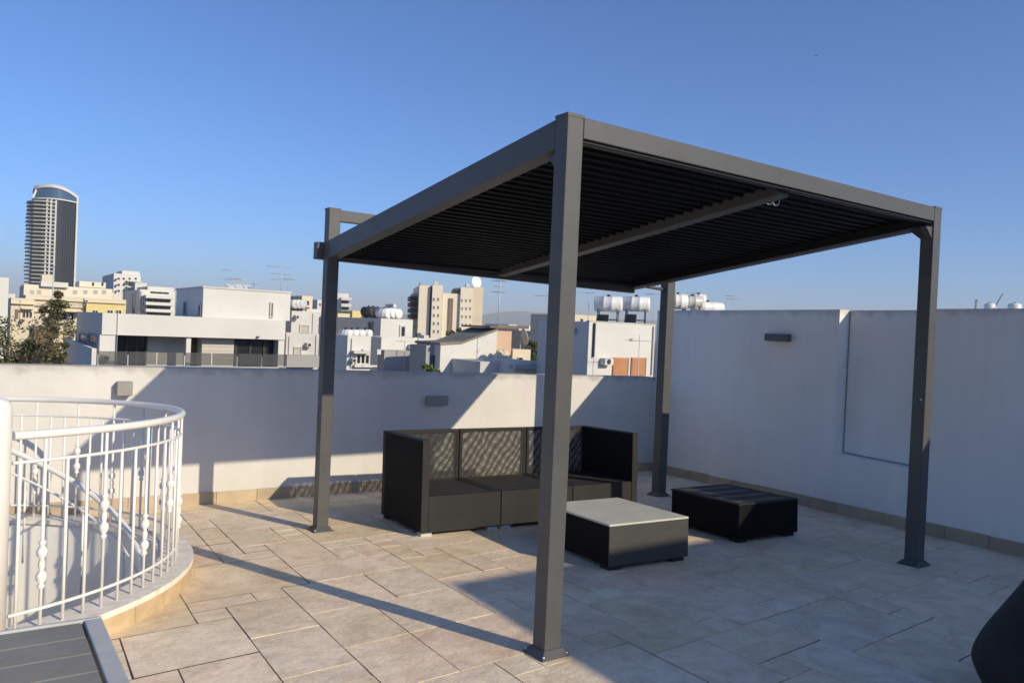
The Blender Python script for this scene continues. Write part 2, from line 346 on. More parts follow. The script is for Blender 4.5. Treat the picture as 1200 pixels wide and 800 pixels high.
# ------------------------------------------------------------------ terrace floor
WL = lambda x: 4.4388 - .03016*x            # back wall face
WR = lambda y: 4.2805 + .14783*y            # right wall face
CORNER = (4.9148, 4.2905)
WC, WRAD, RRAD = (-2.647, 2.569), 1.626, 1.538
HOLE = 1.45
def clip_half(poly, n, d):                 # keep n.p <= d
    o = []
    for i in range(len(poly)):
        a, b = poly[i], poly[(i+1) % len(poly)]
        da, db = n[0]*a[0]+n[1]*a[1]-d, n[0]*b[0]+n[1]*b[1]-d
        if da <= 0: o.append(a)
        if (da < 0 < db) or (db < 0 < da):
            t = da/(da-db); o.append((a[0]+t*(b[0]-a[0]), a[1]+t*(b[1]-a[1])))
    return o
def build_floor():
    fl = MB()
    outer = [(-6.5, WL(-6.5)+.02), (-6.5, -9), (WR(-9)+.02, -9), (CORNER[0]+.02, CORNER[1]+.02)]
    bm = bmesh.new()
    vo = [bm.verts.new((x, y, fz(x, y)-.0022)) for x, y in outer]
    n = 96
    vi = [bm.verts.new((WC[0]+HOLE*math.cos(2*math.pi*k/n), WC[1]+HOLE*math.sin(2*math.pi*k/n), 0)) for k in range(n)]
    for v in vi: v.co.z = fz(v.co.x, v.co.y)-.0022
    es = [bm.edges.new((vo[i], vo[(i+1) % 4])) for i in range(4)] + [bm.edges.new((vi[i], vi[(i+1) % n])) for i in range(n)]
    bmesh.ops.triangle_fill(bm, use_beauty=True, use_dissolve=False, edges=es)
    bm.verts.index_update()
    base = len(fl.v); fl.v += [v.co.copy() for v in bm.verts]
    for f in bm.faces:
        c = f.calc_center_median()
        if math.hypot(c.x-WC[0], c.y-WC[1]) < HOLE*.9: continue
        fl.face([base+v.index for v in f.verts], 0, 1)
    bm.free()
    g = .178; ex = (math.cos(R(4)), math.sin(R(4))); ey = (math.cos(R(87.6)), math.sin(R(87.6)))
    i0, i1, j0, j1 = -40, 34, -56, 28
    used = set(); rnd = random.Random(21)
    ox, oy = 2.08, .07                      # a joint crossing seen in the photo
    sizes = [((4,3),8),((4,4),6),((3,3),3),((4,2),4),((2,3),3),((3,2),5),((2,2),5),((2,4),2),((2,1),5),((1,2),3),((1,1),3)]
    for j in range(j0, j1):
        for i in range(i0, i1):
            if (i, j) in used: continue
            fit = [(s_, w) for s_, w in sizes if all((i+a, j+b) not in used for a in range(s_[0]) for b in range(s_[1]))]
            s_ = rnd.choices([q for q, w in fit], [w for q, w in fit])[0]
            for a in range(s_[0]):
                for b in range(s_[1]): used.add((i+a, j+b))
            gap = .0034
            P = []
            for a, b in ((i*g+gap, j*g+gap), ((i+s_[0])*g-gap, j*g+gap), ((i+s_[0])*g-gap, (j+s_[1])*g-gap), (i*g+gap, (j+s_[1])*g-gap)):
                a += rnd.uniform(-.0025, .0025); b += rnd.uniform(-.0025, .0025)
                P.append((ox + a*ex[0] + b*ey[0], oy + a*ex[1] + b*ey[1]))
            P = clip_half(P, (.03016, 1), 4.4388+.004)
            if len(P) < 3: continue
            P = clip_half(P, (1, -.14783), 4.2805+.004)
            if len(P) < 3: continue
            tone = rnd.uniform(.02, 1); dz = rnd.uniform(0, .0016)
            ds = [math.hypot(q[0]-WC[0], q[1]-WC[1]) for q in P]
            if max(ds) < HOLE: continue
            near = min(ds) < HOLE+1.0 and math.hypot(sum(q[0] for q in P)/len(P)-WC[0], sum(q[1] for q in P)/len(P)-WC[1]) < HOLE+.75
            def put(Q):
                b0 = len(fl.v); m = len(Q)
                fl.v += [Vector((x, y, fz(x, y)+dz)) for x, y in Q] + [Vector((x, y, fz(x, y)-.003)) for x, y in Q]
                fl.face(range(b0, b0+m), tone, 0)
                if not near:
                    for k in range(m): fl.face((b0+k, b0+(k+1) % m, b0+m+(k+1) % m, b0+m+k), tone, 0)
            if near and len(P) == 4:
                K = max(2, int(max(s_)*g/.03))
                for a in range(K):
                    for b in range(K):
                        def L_(u, v):
                            p0 = [P[0][k]*(1-u)+P[1][k]*u for k in (0, 1)]; p1 = [P[3][k]*(1-u)+P[2][k]*u for k in (0, 1)]
                            return (p0[0]*(1-v)+p1[0]*v, p0[1]*(1-v)+p1[1]*v)
                        Q = [L_(a/K, b/K), L_((a+1)/K, b/K), L_((a+1)/K, (b+1)/K), L_(a/K, (b+1)/K)]
                        if min(math.hypot(q[0]-WC[0], q[1]-WC[1]) for q in Q) > HOLE+.01: put(Q)
            else: put(P)
    tag(fl.build('terrace_floor', [M['tile'], M['grout']]), kind='structure')
build_floor()

# ------------------------------------------------------------------ walls of the terrace
GZ = -12.0
def edgefun(top): return lambda q: max(0, 1-(top(q)-q.z)/.13)
def grid_wall(mb, p0, p1, zb, zt, th, nrm, rows=(0,)):
    """wall face strip from p0 to p1 with rows near the top, plus back, top and ends; nrm points to the terrace"""
    n = 24
    zs = lambda t: zt(t)
    lev = [0, .03, .06, .09, .13, .25]
    cols = []
    for i in range(n+1):
        t = i/n; x, y = p0[0]+(p1[0]-p0[0])*t, p0[1]+(p1[1]-p0[1])*t
        top = zs(t); c = []
        for l in lev: c.append(len(mb.v)); mb.v.append(Vector((x, y, top-l)))
        c.append(len(mb.v)); mb.v.append(Vector((x, y, zb)))
        bx, by = x-nrm[0]*th, y-nrm[1]*th
        k = len(mb.v); mb.v += [Vector((bx, by, top)), Vector((bx, by, zb))]
        cols.append((c, k))
    for i in range(n):
        (c0, k0), (c1, k1) = cols[i], cols[i+1]
        for a in range(len(c0)-1): mb.face((c0[a], c0[a+1], c1[a+1], c1[a]))
        mb.face((c0[0], c1[0], k1, k0)); mb.face((k0, k1, k1+1, k0+1)); mb.face((c0[-1], k0+1, k1+1, c1[-1]))
    for c, k in (cols[0], cols[-1]): mb.face([*c, k+1, k])
def skirting(parent, p0, p1, nrm, h=.105, th=.014, step=.36):
    mb = MB(); L = math.hypot(p1[0]-p0[0], p1[1]-p0[1]); d = ((p1[0]-p0[0])/L, (p1[1]-p0[1])/L)
    k = 0; rnd = random.Random(3)
    while k*step < L-.02:
        a, b = k*step+.002, min((k+1)*step-.002, L); hh = h+rnd.uniform(-.004, .004)
        q = [(p0[0]+d[0]*t+nrm[0]*o, p0[1]+d[1]*t+nrm[1]*o) for t, o in ((a, -.002), (b, -.002), (b, th), (a, th))]
        mb.prism(q, lambda x, y: fz(x, y)-.003, lambda x, y: fz(x, y)+hh, rnd.uniform(.05, 1)); k += 1
    return mb.build('skirting', M['skirt'], parent)
def lamp(x0, x1, z0, z1, face, nrm, depth, label, mats):
    """box fixture on a wall; x0,x1 run along the wall"""
    t = (-nrm[1], nrm[0])
    c = Vector((*face, (z0+z1)/2)); w = x1-x0
    e = empty('wall_light', c, label, 'wall lamp', 'box lamps on the terrace walls')
    P = lambda a, o, z: (face[0]+t[0]*a+nrm[0]*o, face[1]+t[1]*a+nrm[1]*o, z)
    def bx(a, b, o0, o1, za, zb):
        m = MB(); m.hexa([P(a,o0,za),P(b,o0,za),P(b,o1,za),P(a,o1,za),P(a,o0,zb),P(b,o0,zb),P(b,o1,zb),P(a,o1,zb)]); return m
    bx(-w/2, w/2, .012, depth, z0, z1).build('housing', mats, e, bevel=.004)
    bx(-w/2+.02, w/2-.02, -.003, .012, z0+.01, z1-.01).build('back_plate', M['grey_metal'], e)
    bx(-w/2+.012, w/2-.012, .03, depth-.012, z0-.004, z0+.002).build('lens', M['lens'], e)
def build_walls():
    n = Vector((-.03016, -1)).normalized()
    zt = lambda x: 1.031 - .0102*x
    mb = MB(); x0, x1 = -6.5, CORNER[0]-.002
    grid_wall(mb, (x0, WL(x0)), (x1, WL(x1)), GZ+.02, lambda t: zt(x0+(x1-x0)*t), .22, n)
    w = mb.build('parapet_wall', M['plaster'], edge=edgefun(lambda q: zt(q.x)))
    tag(w, 'low white plastered parapet wall behind the dark sofa, sunlit on its left end', 'wall')
    skirting(w, (x0, WL(x0)), (x1-.02, WL(x1-.02)), n)
    # right wall in three runs: flush, recessed, flush, with a ledge under the recess
    n = Vector((-1, .14783)).normalized(); top = 1.829
    mb = MB(); ya, yb, yc = 1.50, .62, -4.9
    rec = .13
    pt = lambda y, o=0: (WR(y)-n[0]*o, y-n[1]*o)
    grid_wall(mb, pt(4.31), pt(ya), GZ+.02, lambda t: top, .26, n)
    grid_wall(mb, pt(yb), pt(yc), GZ+.02, lambda t: top, .26, n)
    grid_wall(mb, pt(ya-.0005, rec), pt(yb+.0005, rec), .47, lambda t: top-.0015, .26-rec, n)
    q = [pt(ya-.0005), pt(yb+.0005), pt(yb+.0005, .26), pt(ya-.0005, .26)]
    mb.prism(q, GZ+.02, lambda x, y: .468)
    jt = MB()  # thin darker grey strips along the ledge and recess corner
    for a_, b_, z0_, z1_ in ((ya-.004, yb+.004, .4685, .482), (ya-.004, ya-.014, .483, top-.02)):
        q = [pt(a_, rec-.001), pt(b_, rec-.001), pt(b_, rec-.006), pt(a_, rec-.006)]
        jt.prism(q if True else q, z0_, z1_)
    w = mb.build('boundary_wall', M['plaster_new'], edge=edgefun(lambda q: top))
    jt.build('sealant_joint', M['sealant'], w)
    tag(w, 'tall white plastered boundary wall with a shallow recess, all in shade, right of the pergola', 'wall')
    skirting(w, pt(4.27), pt(yc), n)
    nl = Vector((-.03016, -1)).normalized()
    def wl(x0, x1, y0, y1, depth, label, m, plane):
        c = plane((x0+x1)/2, (y0+y1)/2); a = plane(x0, (y0+y1)/2); b = plane(x1, (y0+y1)/2)
        u = plane((x0+x1)/2, y0); v = plane((x0+x1)/2, y1)
        return c, (b-a).length, u.z, v.z, depth, label, m
    def on_l(x, y):
        d = ray(x, y); N = Vector((.03016, 1, 0)); t = (4.4388-N.dot(CAM))/N.dot(d); return CAM+d*t
    def on_r(x, y):
        d = ray(x, y); N = Vector((1, -.14783, 0)); t = (4.2805-N.dot(CAM))/N.dot(d); return CAM+d*t
    for a, plane, nn in (((136, 154, 447, 463, .10, 'small grey box lamp on the sunlit part of the parapet wall', M['light_grey']), on_l, nl),
                         ((498, 522, 464, 475, .07, 'small grey box lamp on the shaded parapet wall above the sofa', M['light_grey']), on_l, nl),
                         ((902, 928, 392, 400.5, .08, 'flat dark box lamp high on the tall shaded boundary wall', M['lamp_dark']), on_r, n)):
        c, w_, z1, z0, dp, lb, m = wl(*a, plane)
        lamp(0, w_, z0, z1, (c.x, c.y), nn, dp, lb, m)
build_walls()

# stair room behind the photographer: it throws the big shade over the right of the floor
def stair_room():
    x, y, h = 2.38, -4.93, 3.0
    e = empty('stair_room', (x+1, y-2.5, GZ), 'white rooftop stair room standing behind the viewer, outside the picture', 'building')
    MB().prism([(x-.6, y-5), (9, y-5), (9, y), (x, y)], GZ+.02, h-.15).build('wall', M['bwhite'], e)
    MB().prism([(x-.6, y-5.001), (9.002, y-5.001), (9.002, y), (x, y)], h-.148, h).build('roof', M['bwhite2'], e)
stair_room()

# ------------------------------------------------------------------ pergola
def pergola():
    W, D, s = 3.3233, 3.0209, .0935
    H = 2.5
    e = empty('pergola', (W/2, D/2, fz(W/2, D/2)), 'large anthracite metal pergola with a sloping louvred roof on four square posts', 'pergola')
    F = M['frame']
    rt = lambda y: 2.497 - .1262*y + 0*y      # top of the louvre tray
    def post(x, y, h, k=s, z1=None):
        b = fz(x+k/2, y+k/2)
        p = MB().box(x, x+k, y, y+k, b-.004, (z1 if z1 else b+h)).build('post', F, e, bevel=.004)
        q = .032
        m = MB(); lo = [(x-q, y-q), (x+k+q, y-q), (x+k+q, y+k+q), (x-q, y+k+q)]
        m.prism(lo, lambda a, c: fz(a, c)-.004, lambda a, c: fz(a, c)+.008)
        hi = [(x-.006, y-.006), (x+k+.006, y-.006), (x+k+.006, y+k+.006), (x-.006, y+k+.006)]
        m.hexa([(a, c, fz(a, c)+.008) for a, c in lo] + [(a, c, fz(a, c)+.036) for a, c in hi])
        m.build('base_plate', F, p)
        for sx in (-1, 1):
            for sy in (-1, 1):
                a_, c_ = x+k/2+sx*(k/2+q-.012), y+k/2+sy*(k/2+q-.012)
                MB().lathe((a_, c_, fz(a_, c_)+.0125), [(.0075, 0), (.0075, .006), (.004, .008)], 6).build('bolt', M['steel'], p)
        zt = z1 if z1 else b+h
        MB().box(x-.002, x+k+.002, y-.002, y+k+.002, zt-.012, zt+.003).build('post_cap', F, p)
        return p
    post(0, 0, H); post(W-s, 0, H); post(0, D-s, H)
    bp = on_floor(771.5, 581)
    k = .105
    post(bp.x-k/2, bp.y-k/2, H, k)
    # front beam (level with the post tops) and its lower lip
    sl = lambda x: A*x
    def bar(x0, x1, y0, y1, zb, zt, name='beam', m=F, par=e, bev=.004):
        P = [(x0,y0,zb(x0,y0)),(x1,y0,zb(x1,y0)),(x1,y1,zb(x1,y1)),(x0,y1,zb(x0,y1)),(x0,y0,zt(x0,y0)),(x1,y0,zt(x1,y0)),(x1,y1,zt(x1,y1)),(x0,y1,zt(x0,y1))]
        return MB().hexa(P).build(name, m, par, bevel=bev)
    bar(s+.004, W-s-.002, .002, .062, lambda x, y: 2.397+sl(x), lambda x, y: 2.494+sl(x))
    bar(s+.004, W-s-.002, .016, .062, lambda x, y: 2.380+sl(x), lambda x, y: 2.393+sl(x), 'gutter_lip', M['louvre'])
    # sloping side beams
    for x0, x1 in ((.0015, s-.0015), (W-s+.0015, W-.0015)):
        bar(x0, x1, s+.002, D-s-.003 if x0 < 1 else 3.022, lambda x, y: rt(y)-.138+sl(x)*.6, lambda x, y: rt(y)+sl(x)*.6)
    bar(-.05, W-.02, 3.026, 3.106, lambda x, y: 1.986-.017*x, lambda x, y: 2.118-.017*x)
    # the upper tie between the rear posts
    bar(s+.001, bp.x-k/2-.001, D-.075, D-.02, lambda x, y: 2.283+sl(x), lambda x, y: 2.372+sl(x), 'tie_beam')
    # the centre rafter
    mx0, mx1 = 1.61, 1.71
    bar(mx0, mx1, .066, 3.022, lambda x, y: rt(y)-.142, lambda x, y: rt(y)-.012, 'rafter')
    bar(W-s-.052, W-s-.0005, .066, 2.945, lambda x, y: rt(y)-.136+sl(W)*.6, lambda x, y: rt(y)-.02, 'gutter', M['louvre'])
    for k_ in range(36):
        y = .12 + k_*2.80/35; MB().box(.03, .045, y-.006, y+.006, rt(y)-.002, rt(y)+.014).build('louvre_pin', M['louvre'], e)
    # gutter channel along the inside of the rear and right beams
    bar(s+.002, mx0-.002, 2.95, 3.02, lambda x, y: rt(y)-.12, lambda x, y: rt(y)-.05, 'gutter', M['louvre'])
    bar(mx1+.002, W-s-.002, 2.95, 3.02, lambda x, y: rt(y)-.12, lambda x, y: rt(y)-.05, 'gutter', M['louvre'])
    # louvre blades in two bays
    n = 36
    for k_ in range(n):
        y = .12 + k_*2.83/(n-1)
        for x0, x1 in ((s+.006, mx0-.006), (mx1+.006, W-s-.006)):
            z = rt(y)-.068
            th, ch, an = .006, .104, R(-15)
            c, sn = math.cos(an), math.sin(an)
            sec = [(-ch/2, -th), (ch*.30, -th*.7), (ch*.34, -th*3.4), (ch*.42, -th*3.4), (ch*.46, -th*.7), (ch/2, th*.6), (0, th*1.8), (-ch/2, th)]
            pts = [(x0, y + a*c - b*sn, z + a*sn + b*c) for a, b in sec]
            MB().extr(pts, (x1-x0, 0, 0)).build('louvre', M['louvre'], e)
    # corner brackets
    def brk(p, d1, l=.09, w=.045):
        p = Vector(p); d1 = Vector(d1); sd = Vector((0, 0, 1)).cross(d1).normalized()*w
        pts = [p - sd/2, p + d1*l - sd/2 + Vector((0, 0, -.006)), p + Vector((0, 0, -l)) - sd/2]
        MB().extr(pts, sd).build('corner_bracket', F, e)
    brk((s/2, s+.001, rt(s)-.141), (0, 1, -.126)); brk((W-s/2, s+.001, rt(s)-.141), (0, 1, -.126)); brk((W-s-.001, .035, 2.34), (-1, 0, 0), .08)
    # arm that ties the roof corner to the rear post
    MB().tube([(W-.06, 3.03, 2.02), (bp.x-k/2+.002, bp.y+.01, 1.985)], .018, 6).build('tie_arm', F, e)
    # eye bolt on the right post
    q = on_y(1075.5, 469.5, 0); MB().lathe((W-s, .03, q.z), [(.001, -.01), (.009, -.006), (.009, .006), (.001, .01)], 8).build('bolt', M['steel'], e)
    # two spring hooks under the rafter
    for i, (px, py, lb) in enumerate(((902, 233, 'small steel spring hook under the pergola rafter, the left one of two'), (909.5, 234.5, 'small steel spring hook under the pergola rafter, the right one of two'))):
        c = on_y(px, py, .22)
        h = empty('spring_hook', (c.x, c.y, c.z-.035), lb, 'hook', 'spring hooks under the rafter')
        t = R(25); dx, dy = math.cos(t), -math.sin(t)
        loop = [(c.x + .019*math.cos(a)*dx, c.y + .019*math.cos(a)*dy, c.z + .038*math.sin(a)) for a in [2*math.pi*k2/16 for k2 in range(16)]]
        MB().tube(loop, .0065, 6, closed=True).build('ring', M['steel'], h)
        MB().tube([(c.x, c.y, c.z+.032), (c.x, c.y, c.z+.12)], .003, 5).build('cord', M['grey_metal'], h)
pergola()

# ------------------------------------------------------------------ sofa modules and tables
def furn_root(name, cx, cy, rot, label, cat, group):
    return empty(name, (cx, cy, fz(cx, cy)), label, cat, group, TILT @ Matrix.Rotation(rot, 4, 'Z'))
def sofa():
    cx, cy, rot, w, d, h = 1.694, 2.734, -.065, 2.112, .833, .735
    mw = w/3 - .004
    sh, arm, back = .305, .062, .062
    labels = ['dark mesh sofa module with the left armrest, nearest the left pergola post', 'dark mesh sofa module without armrests, in the middle of the sofa', 'dark mesh sofa module with the right armrest, half hidden behind the front post']
    for i in range(3):
        lx = (i-1)*w/3
        c = Matrix.Rotation(rot, 4, 'Z') @ Vector((lx, 0, 0))
        e = furn_root('sofa_module', cx+c.x, cy+c.y, rot, labels[i], 'sofa', 'sofa modules in a row')
        x0, x1, y0, y1 = -mw/2, mw/2, -d/2, d/2
        sx0 = x0+arm if i == 0 else x0; sx1 = x1-arm if i == 2 else x1
        fx0, fx1 = x0, x1
        # seat base with mesh skin
        MB().box(sx0+.003, sx1-.003, y0+.012, y1-back-.003, .035, sh-.012).build('seat_base', M['fabric'], e, world=False, bevel=.008)
        m = MB(); m.box(sx0+.003, sx1-.003, y0+.004, y0+.011, .03, sh-.002)
        m.build('front_panel', M['fabric'], e, world=False)
        # seat cushion panel: a frame with stretched bands
        m = MB(); a, b_ = sx0+.05, sx1-.05
        m.box(sx0+.003, sx1-.003, y0+.006, y0+.055, sh-.011, sh); m.box(sx0+.003, sx1-.003, y1-back-.05, y1-back-.004, sh-.011, sh)
        m.box(sx0+.003, a, y0+.056, y1-back-.051, sh-.011, sh); m.box(b_, sx1-.003, y0+.056, y1-back-.051, sh-.011, sh)
        m.build('seat_frame', M['fabric'], e, world=False)
        m = MB(); nb = 11
        for k in range(nb):
            yy0 = y0+.058+(y1-back-.053-y0-.058)*k/nb; yy1 = y0+.058+(y1-back-.053-y0-.058)*(k+.72)/nb
            m.box(a+.001, b_-.001, yy0, yy1, sh-.0105, sh-.004)
        m.build('seat_webbing', M['fabric'], e, world=False)
        # backrest: rails and two skins of woven mesh
        be = MB(); bx0 = sx0+.002 if i == 0 else x0+.002; bx1 = sx1-.002 if i == 2 else x1-.002
        if i == 0: bx0 = x0+.002
        if i == 2: bx1 = x1-.002
        be.box(bx0, bx1, y1-back, y1, h-.03, h); be.box(bx0, bx1, y1-back, y1, .03, .07)
        be.box(bx0, bx0+.028, y1-back, y1, .07, h-.03); be.box(bx1-.028, bx1, y1-back, y1, .07, h-.03)
        bo = be.build('backrest', M['fabric'], e, world=False, bevel=.004)
        b0, b1 = bx0+.028, bx1-.028
        for nm, yy, mt in (('front_skin', y1-back+.004, M['mesh_a']), ('rear_skin', y1-.005, M['mesh_b'])):
            m = MB(); k = len(m.v); m.v += [Vector((b0, yy, .07)), Vector((b1, yy, .07)), Vector((b1, yy, h-.03)), Vector((b0, yy, h-.03))]; m.face((k, k+1, k+2, k+3))
            m.build(nm, mt, bo, world=False)
        if i != 1:
            ax0, ax1 = (x0, x0+arm) if i == 0 else (x1-arm, x1)
            m = MB(); m.box(ax0+.002, ax1-.002, y0+.004, y1-back-.002, .03, h-.012).build('armrest', M['fabric_side'], e, world=False, bevel=.006)
            m = MB(); m.box(ax0, ax1, y0, y1-back-.001, h-.0115, h+.001); m.box(ax0+.001, ax1-.001, y0, y0+.0035, .03, h-.012)
            m.build('armrest_trim', M['fabric'], e, world=False, bevel=.0025)
        for px in (x0+.06, x1-.06):
            for py in (y0+.06, y1-.06):
                MB().box(px-.045, px+.045, py-.035, py+.035, .0, .03).build('foot', M['grey_metal'] if py < 0 else M['rubber'], e, world=False)
sofa()
def low_table(cx, cy, rot, w, d, h, label, sunlit_top):
    e = furn_root('low_table', cx, cy, rot, label, 'coffee table', 'low mesh tables in front of the sofa')
    x0, x1, y0, y1 = -w/2, w/2, -d/2, d/2
    tp, fr = (M['dusty'], M['dusty2']) if sunlit_top else (M['fabric'], M['fabric_side'])
    MB().box(x0+.008, x1-.008, y0+.008, y1-.008, .03, h-.014).build('body', M['fabric_side'], e, world=False, bevel=.004)
    m = MB()
    if sunlit_top:
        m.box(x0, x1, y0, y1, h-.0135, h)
    else:
        m.box(x0, x1, y0, y0+.05, h-.0135, h); m.box(x0, x1, y1-.05, y1, h-.0135, h)
        m.box(x0, x0+.05, y0+.0505, y1-.0505, h-.0135, h); m.box(x1-.05, x1, y0+.0505, y1-.0505, h-.0135, h)
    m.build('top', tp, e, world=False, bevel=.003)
    if not sunlit_top:
        for k in range(7):
            a = y0+.053+(d-.106)*k/7; b = a+(d-.106)/7*.9
            MB().box(x0+.051, x1-.051, a, b, h-.0135, h-.002).build('top_strip', M['fabric'] if k % 2 else M['dusty2'], e, world=False)  # paler strips paint the light reflected across the top
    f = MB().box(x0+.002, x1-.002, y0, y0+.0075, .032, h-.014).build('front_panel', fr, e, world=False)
    for px in (x0+.07, x1-.07):
        for py in (y0+.07, y1-.07): MB().box(px-.05, px+.05, py-.05, py+.05, .0, .03).build('foot', M['rubber'], e, world=False)
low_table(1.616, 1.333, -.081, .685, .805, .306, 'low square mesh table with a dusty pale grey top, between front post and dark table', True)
low_table(3.018, 1.429, -.071, .67, .772, .303, 'low square black mesh table with a striped dark top, near the boundary wall', False)

# ------------------------------------------------------------------ stairwell with coping, balustrade and spiral stair
def stairwell():
    cx, cy = WC
    zc = fz(cx, cy)
    e = empty('stairwell_kerb', (cx, cy, zc), 'round stone kerb with a weathered pale coping around the open stairwell', 'kerb')
    top = lambda x, y: fz(x, y)+.118
    nseg = 40
    m = MB()
    for k in range(nseg):
        a0, a1 = 2*math.pi*k/nseg+.0012, 2*math.pi*(k+1)/nseg-.0012
        m.ring(WC, WRAD-.022, WRAD, lambda x, y: fz(x, y)-.004, lambda x, y: fz(x, y)+.088, a0, a1, 3)
    m.build('facing', M['riser'], e)
    MB().ring(WC, HOLE+.002, WRAD-.0225, lambda x, y: fz(x, y)-.004, lambda x, y: fz(x, y)+.087, 0, 2*math.pi, 72).build('upstand', M['bwhite2'], e)
    m = MB(); n2 = 20
    for k in range(n2):
        a0, a1 = 2*math.pi*k/n2+.0015, 2*math.pi*(k+1)/n2-.0015
        m.ring(WC, HOLE-.02, WRAD+.006, lambda x, y: fz(x, y)+.0885, top, a0, a1, 6)
    m.build('coping', M['stone'], e)
    # the plastered shaft
    m = MB(); n = 72; b = len(m.v)
    for z in (fz(cx, cy)-2.7, None):
        for k in range(n):
            t = 2*math.pi*k/n; x, y = cx+HOLE*math.cos(t), cy+HOLE*math.sin(t); m.v.append(Vector((x, y, z if z else fz(x, y)+.08)))
    for k in range(n): k2 = (k+1) % n; m.face((b+k, b+k2, b+n+k2, b+n+k), 0, 0, True)
    m.build('shaft_wall', M['plaster_new'], e)
    MB().lathe((cx, cy, zc-2.72), [(HOLE, 0), (HOLE, .02)], 48).build('shaft_floor', M['bgrey'], e)
    # --- balustrade
    e = empty('balustrade', (cx, cy, zc+.118), 'white painted round metal balustrade with turned bars around the stairwell', 'railing')
    a0, a1 = R(-67), R(118)
    def arc(h, r, a, b, n): return [(cx+r*math.cos(t), cy+r*math.sin(t), fz(cx+r*math.cos(t), cy+r*math.sin(t))+h) for t in [a+(b-a)*k/n for k in range(n+1)]]
    MB().tube(arc(.986, RRAD, a0, a1, 80), .0195, 10).build('handrail', M['white_metal'], e)
    MB().tube(arc(.868, RRAD, a0, a1, 80), .0085, 6).build('middle_rail', M['white_metal'], e)
    MB().tube(arc(.203, RRAD, a0, a1, 80), .0085, 6).build('bottom_rail', M['white_metal'], e)
    nb = 46
    for k in range(nb+1):
        t = a0+R(1.2)+(a1-a0-R(2))*k/nb; x, y = cx+RRAD*math.cos(t), cy+RRAD*math.sin(t); z = fz(x, y)
        zt = .868
        lo = .118
        if k % 3 == 1:
            zb = .56 if (k//3) % 2 else .40
            prof = [(.0078, lo), (.0078, zb-.11), (.016, zb-.102), (.016, zb-.094), (.009, zb-.086), (.0215, zb-.068), (.0235, zb-.055), (.0215, zb-.042), (.009, zb-.026), (.014, zb-.012), (.014, zb+.012), (.009, zb+.026), (.0215, zb+.042), (.0235, zb+.055), (.0215, zb+.068), (.009, zb+.086), (.016, zb+.094), (.016, zb+.102), (.0078, zb+.11), (.0078, .965)]
        else:
            prof = [(.0078, lo if k % 3 else lo), (.0078, zt if k % 3 == 0 else zt)]
        MB().lathe((x, y, z), prof, 8).build('baluster', M['white_metal'], e)
    # round newel where the rails end
    q = on_floor(2, 600, .3)
    t = a0-R(3.2); x, y = cx+RRAD*math.cos(t), cy+RRAD*math.sin(t); z = fz(x, y)
    MB().lathe((x, y, z), [(.075, .118), (.075, 1.10), (.068, 1.13), (.05, 1.148), (.02, 1.155)], 24).build('newel_post', M['white_metal'], e)
    # --- spiral stair
    e = empty('spiral_stair', (cx, cy, zc-2.7), 'spiral stair with white handrail winding down inside the round stairwell', 'staircase')
    MB().lathe((cx, cy, zc-2.7), [(.07, 0), (.07, 3.3), (.05, 3.34), (.01, 3.35)], 20).build('centre_column', M['white_metal'], e)
    hz = lambda t: .645-(R(62)-t)/R(47)*.475          # height of the stair handrail over the floor plane
    pts = []; pts2 = []; rr = 1.36
    for k in range(60):
        t = R(100)-R(200)*k/59; x, y = cx+rr*math.cos(t), cy+rr*math.sin(t); pts.append((x, y, fz(x, y)+hz(t))); pts2.append((x, y, fz(x, y)+hz(t)-.16))
    MB().tube(pts, .021, 8).build('handrail', M['white_metal'], e)
    MB().tube(pts2, .009, 6).build('middle_rail', M['white_metal'], e)
    for k in range(10):
        t = R(96)-R(20)*k; x, y = cx+rr*math.cos(t), cy+rr*math.sin(t); z = fz(x, y)+hz(t)
        MB().lathe((x, y, z-.92), [(.008, .16), (.008, .76)], 6).build('baluster', M['white_metal'], e)
    for k in range(15):
        t = R(110)-R(18)*k; z = zc+hz(t)-.95
        if z > zc-.75: continue
        if z < zc-2.6: break
        m = MB().ring(WC, .071, 1.43, z-.04, z, t-R(18), t+R(2), 5); m.build('tread', M['stone'], e)
stairwell()

# ------------------------------------------------------------------ slatted table, bottom left
def slat_table():
    h = .72
    c = on_floor(118, 726, h); x1, y1 = c.x, c.y; w, d = 1.75, .95
    e = empty('garden_table', (x1-w/2, y1-d/2, fz(x1-w/2, y1-d/2)), 'grey slatted garden table with a pale metal rim, in the bottom left corner', 'table')
    e.rotation_euler = TILT.to_euler()
    X0, X1, Y0, Y1 = -w/2, w/2, -d/2, d/2
    f = .038
    MB().box(X0, X1, Y1-.014, Y1, h-.035, h).build('rim', M['rim'], e, world=False, bevel=.003)
    MB().box(X0, X1, Y0, Y0+f, h-.035, h).build('rim', M['rim'], e, world=False, bevel=.003)
    MB().box(X1-f, X1, Y0+f+.001, Y1-.015, h-.035, h-.0005).build('rim', M['rim'], e, world=False, bevel=.003)
    MB().box(X0, X0+f, Y0+f+.001, Y1-.015, h-.035, h-.0005).build('rim', M['rim'], e, world=False, bevel=.003)
    n = 8; s = (Y1-Y0-f-.014-.01)/n
    for k in range(n):
        a = Y0+f+.005+k*s
        MB().box(X0+f+.004, X1-f-.007, a+.0008, a+s-.0008, h-.028, h-.004).build('slat', M['slat'], e, world=False, bevel=.002)
    for px in (X0+.05, X1-.05):
        for py in (Y0+.05, Y1-.05): MB().box(px-.03, px+.03, py-.03, py+.03, 0, h-.036).build('leg', M['grey_metal'], e, world=False)
slat_table()

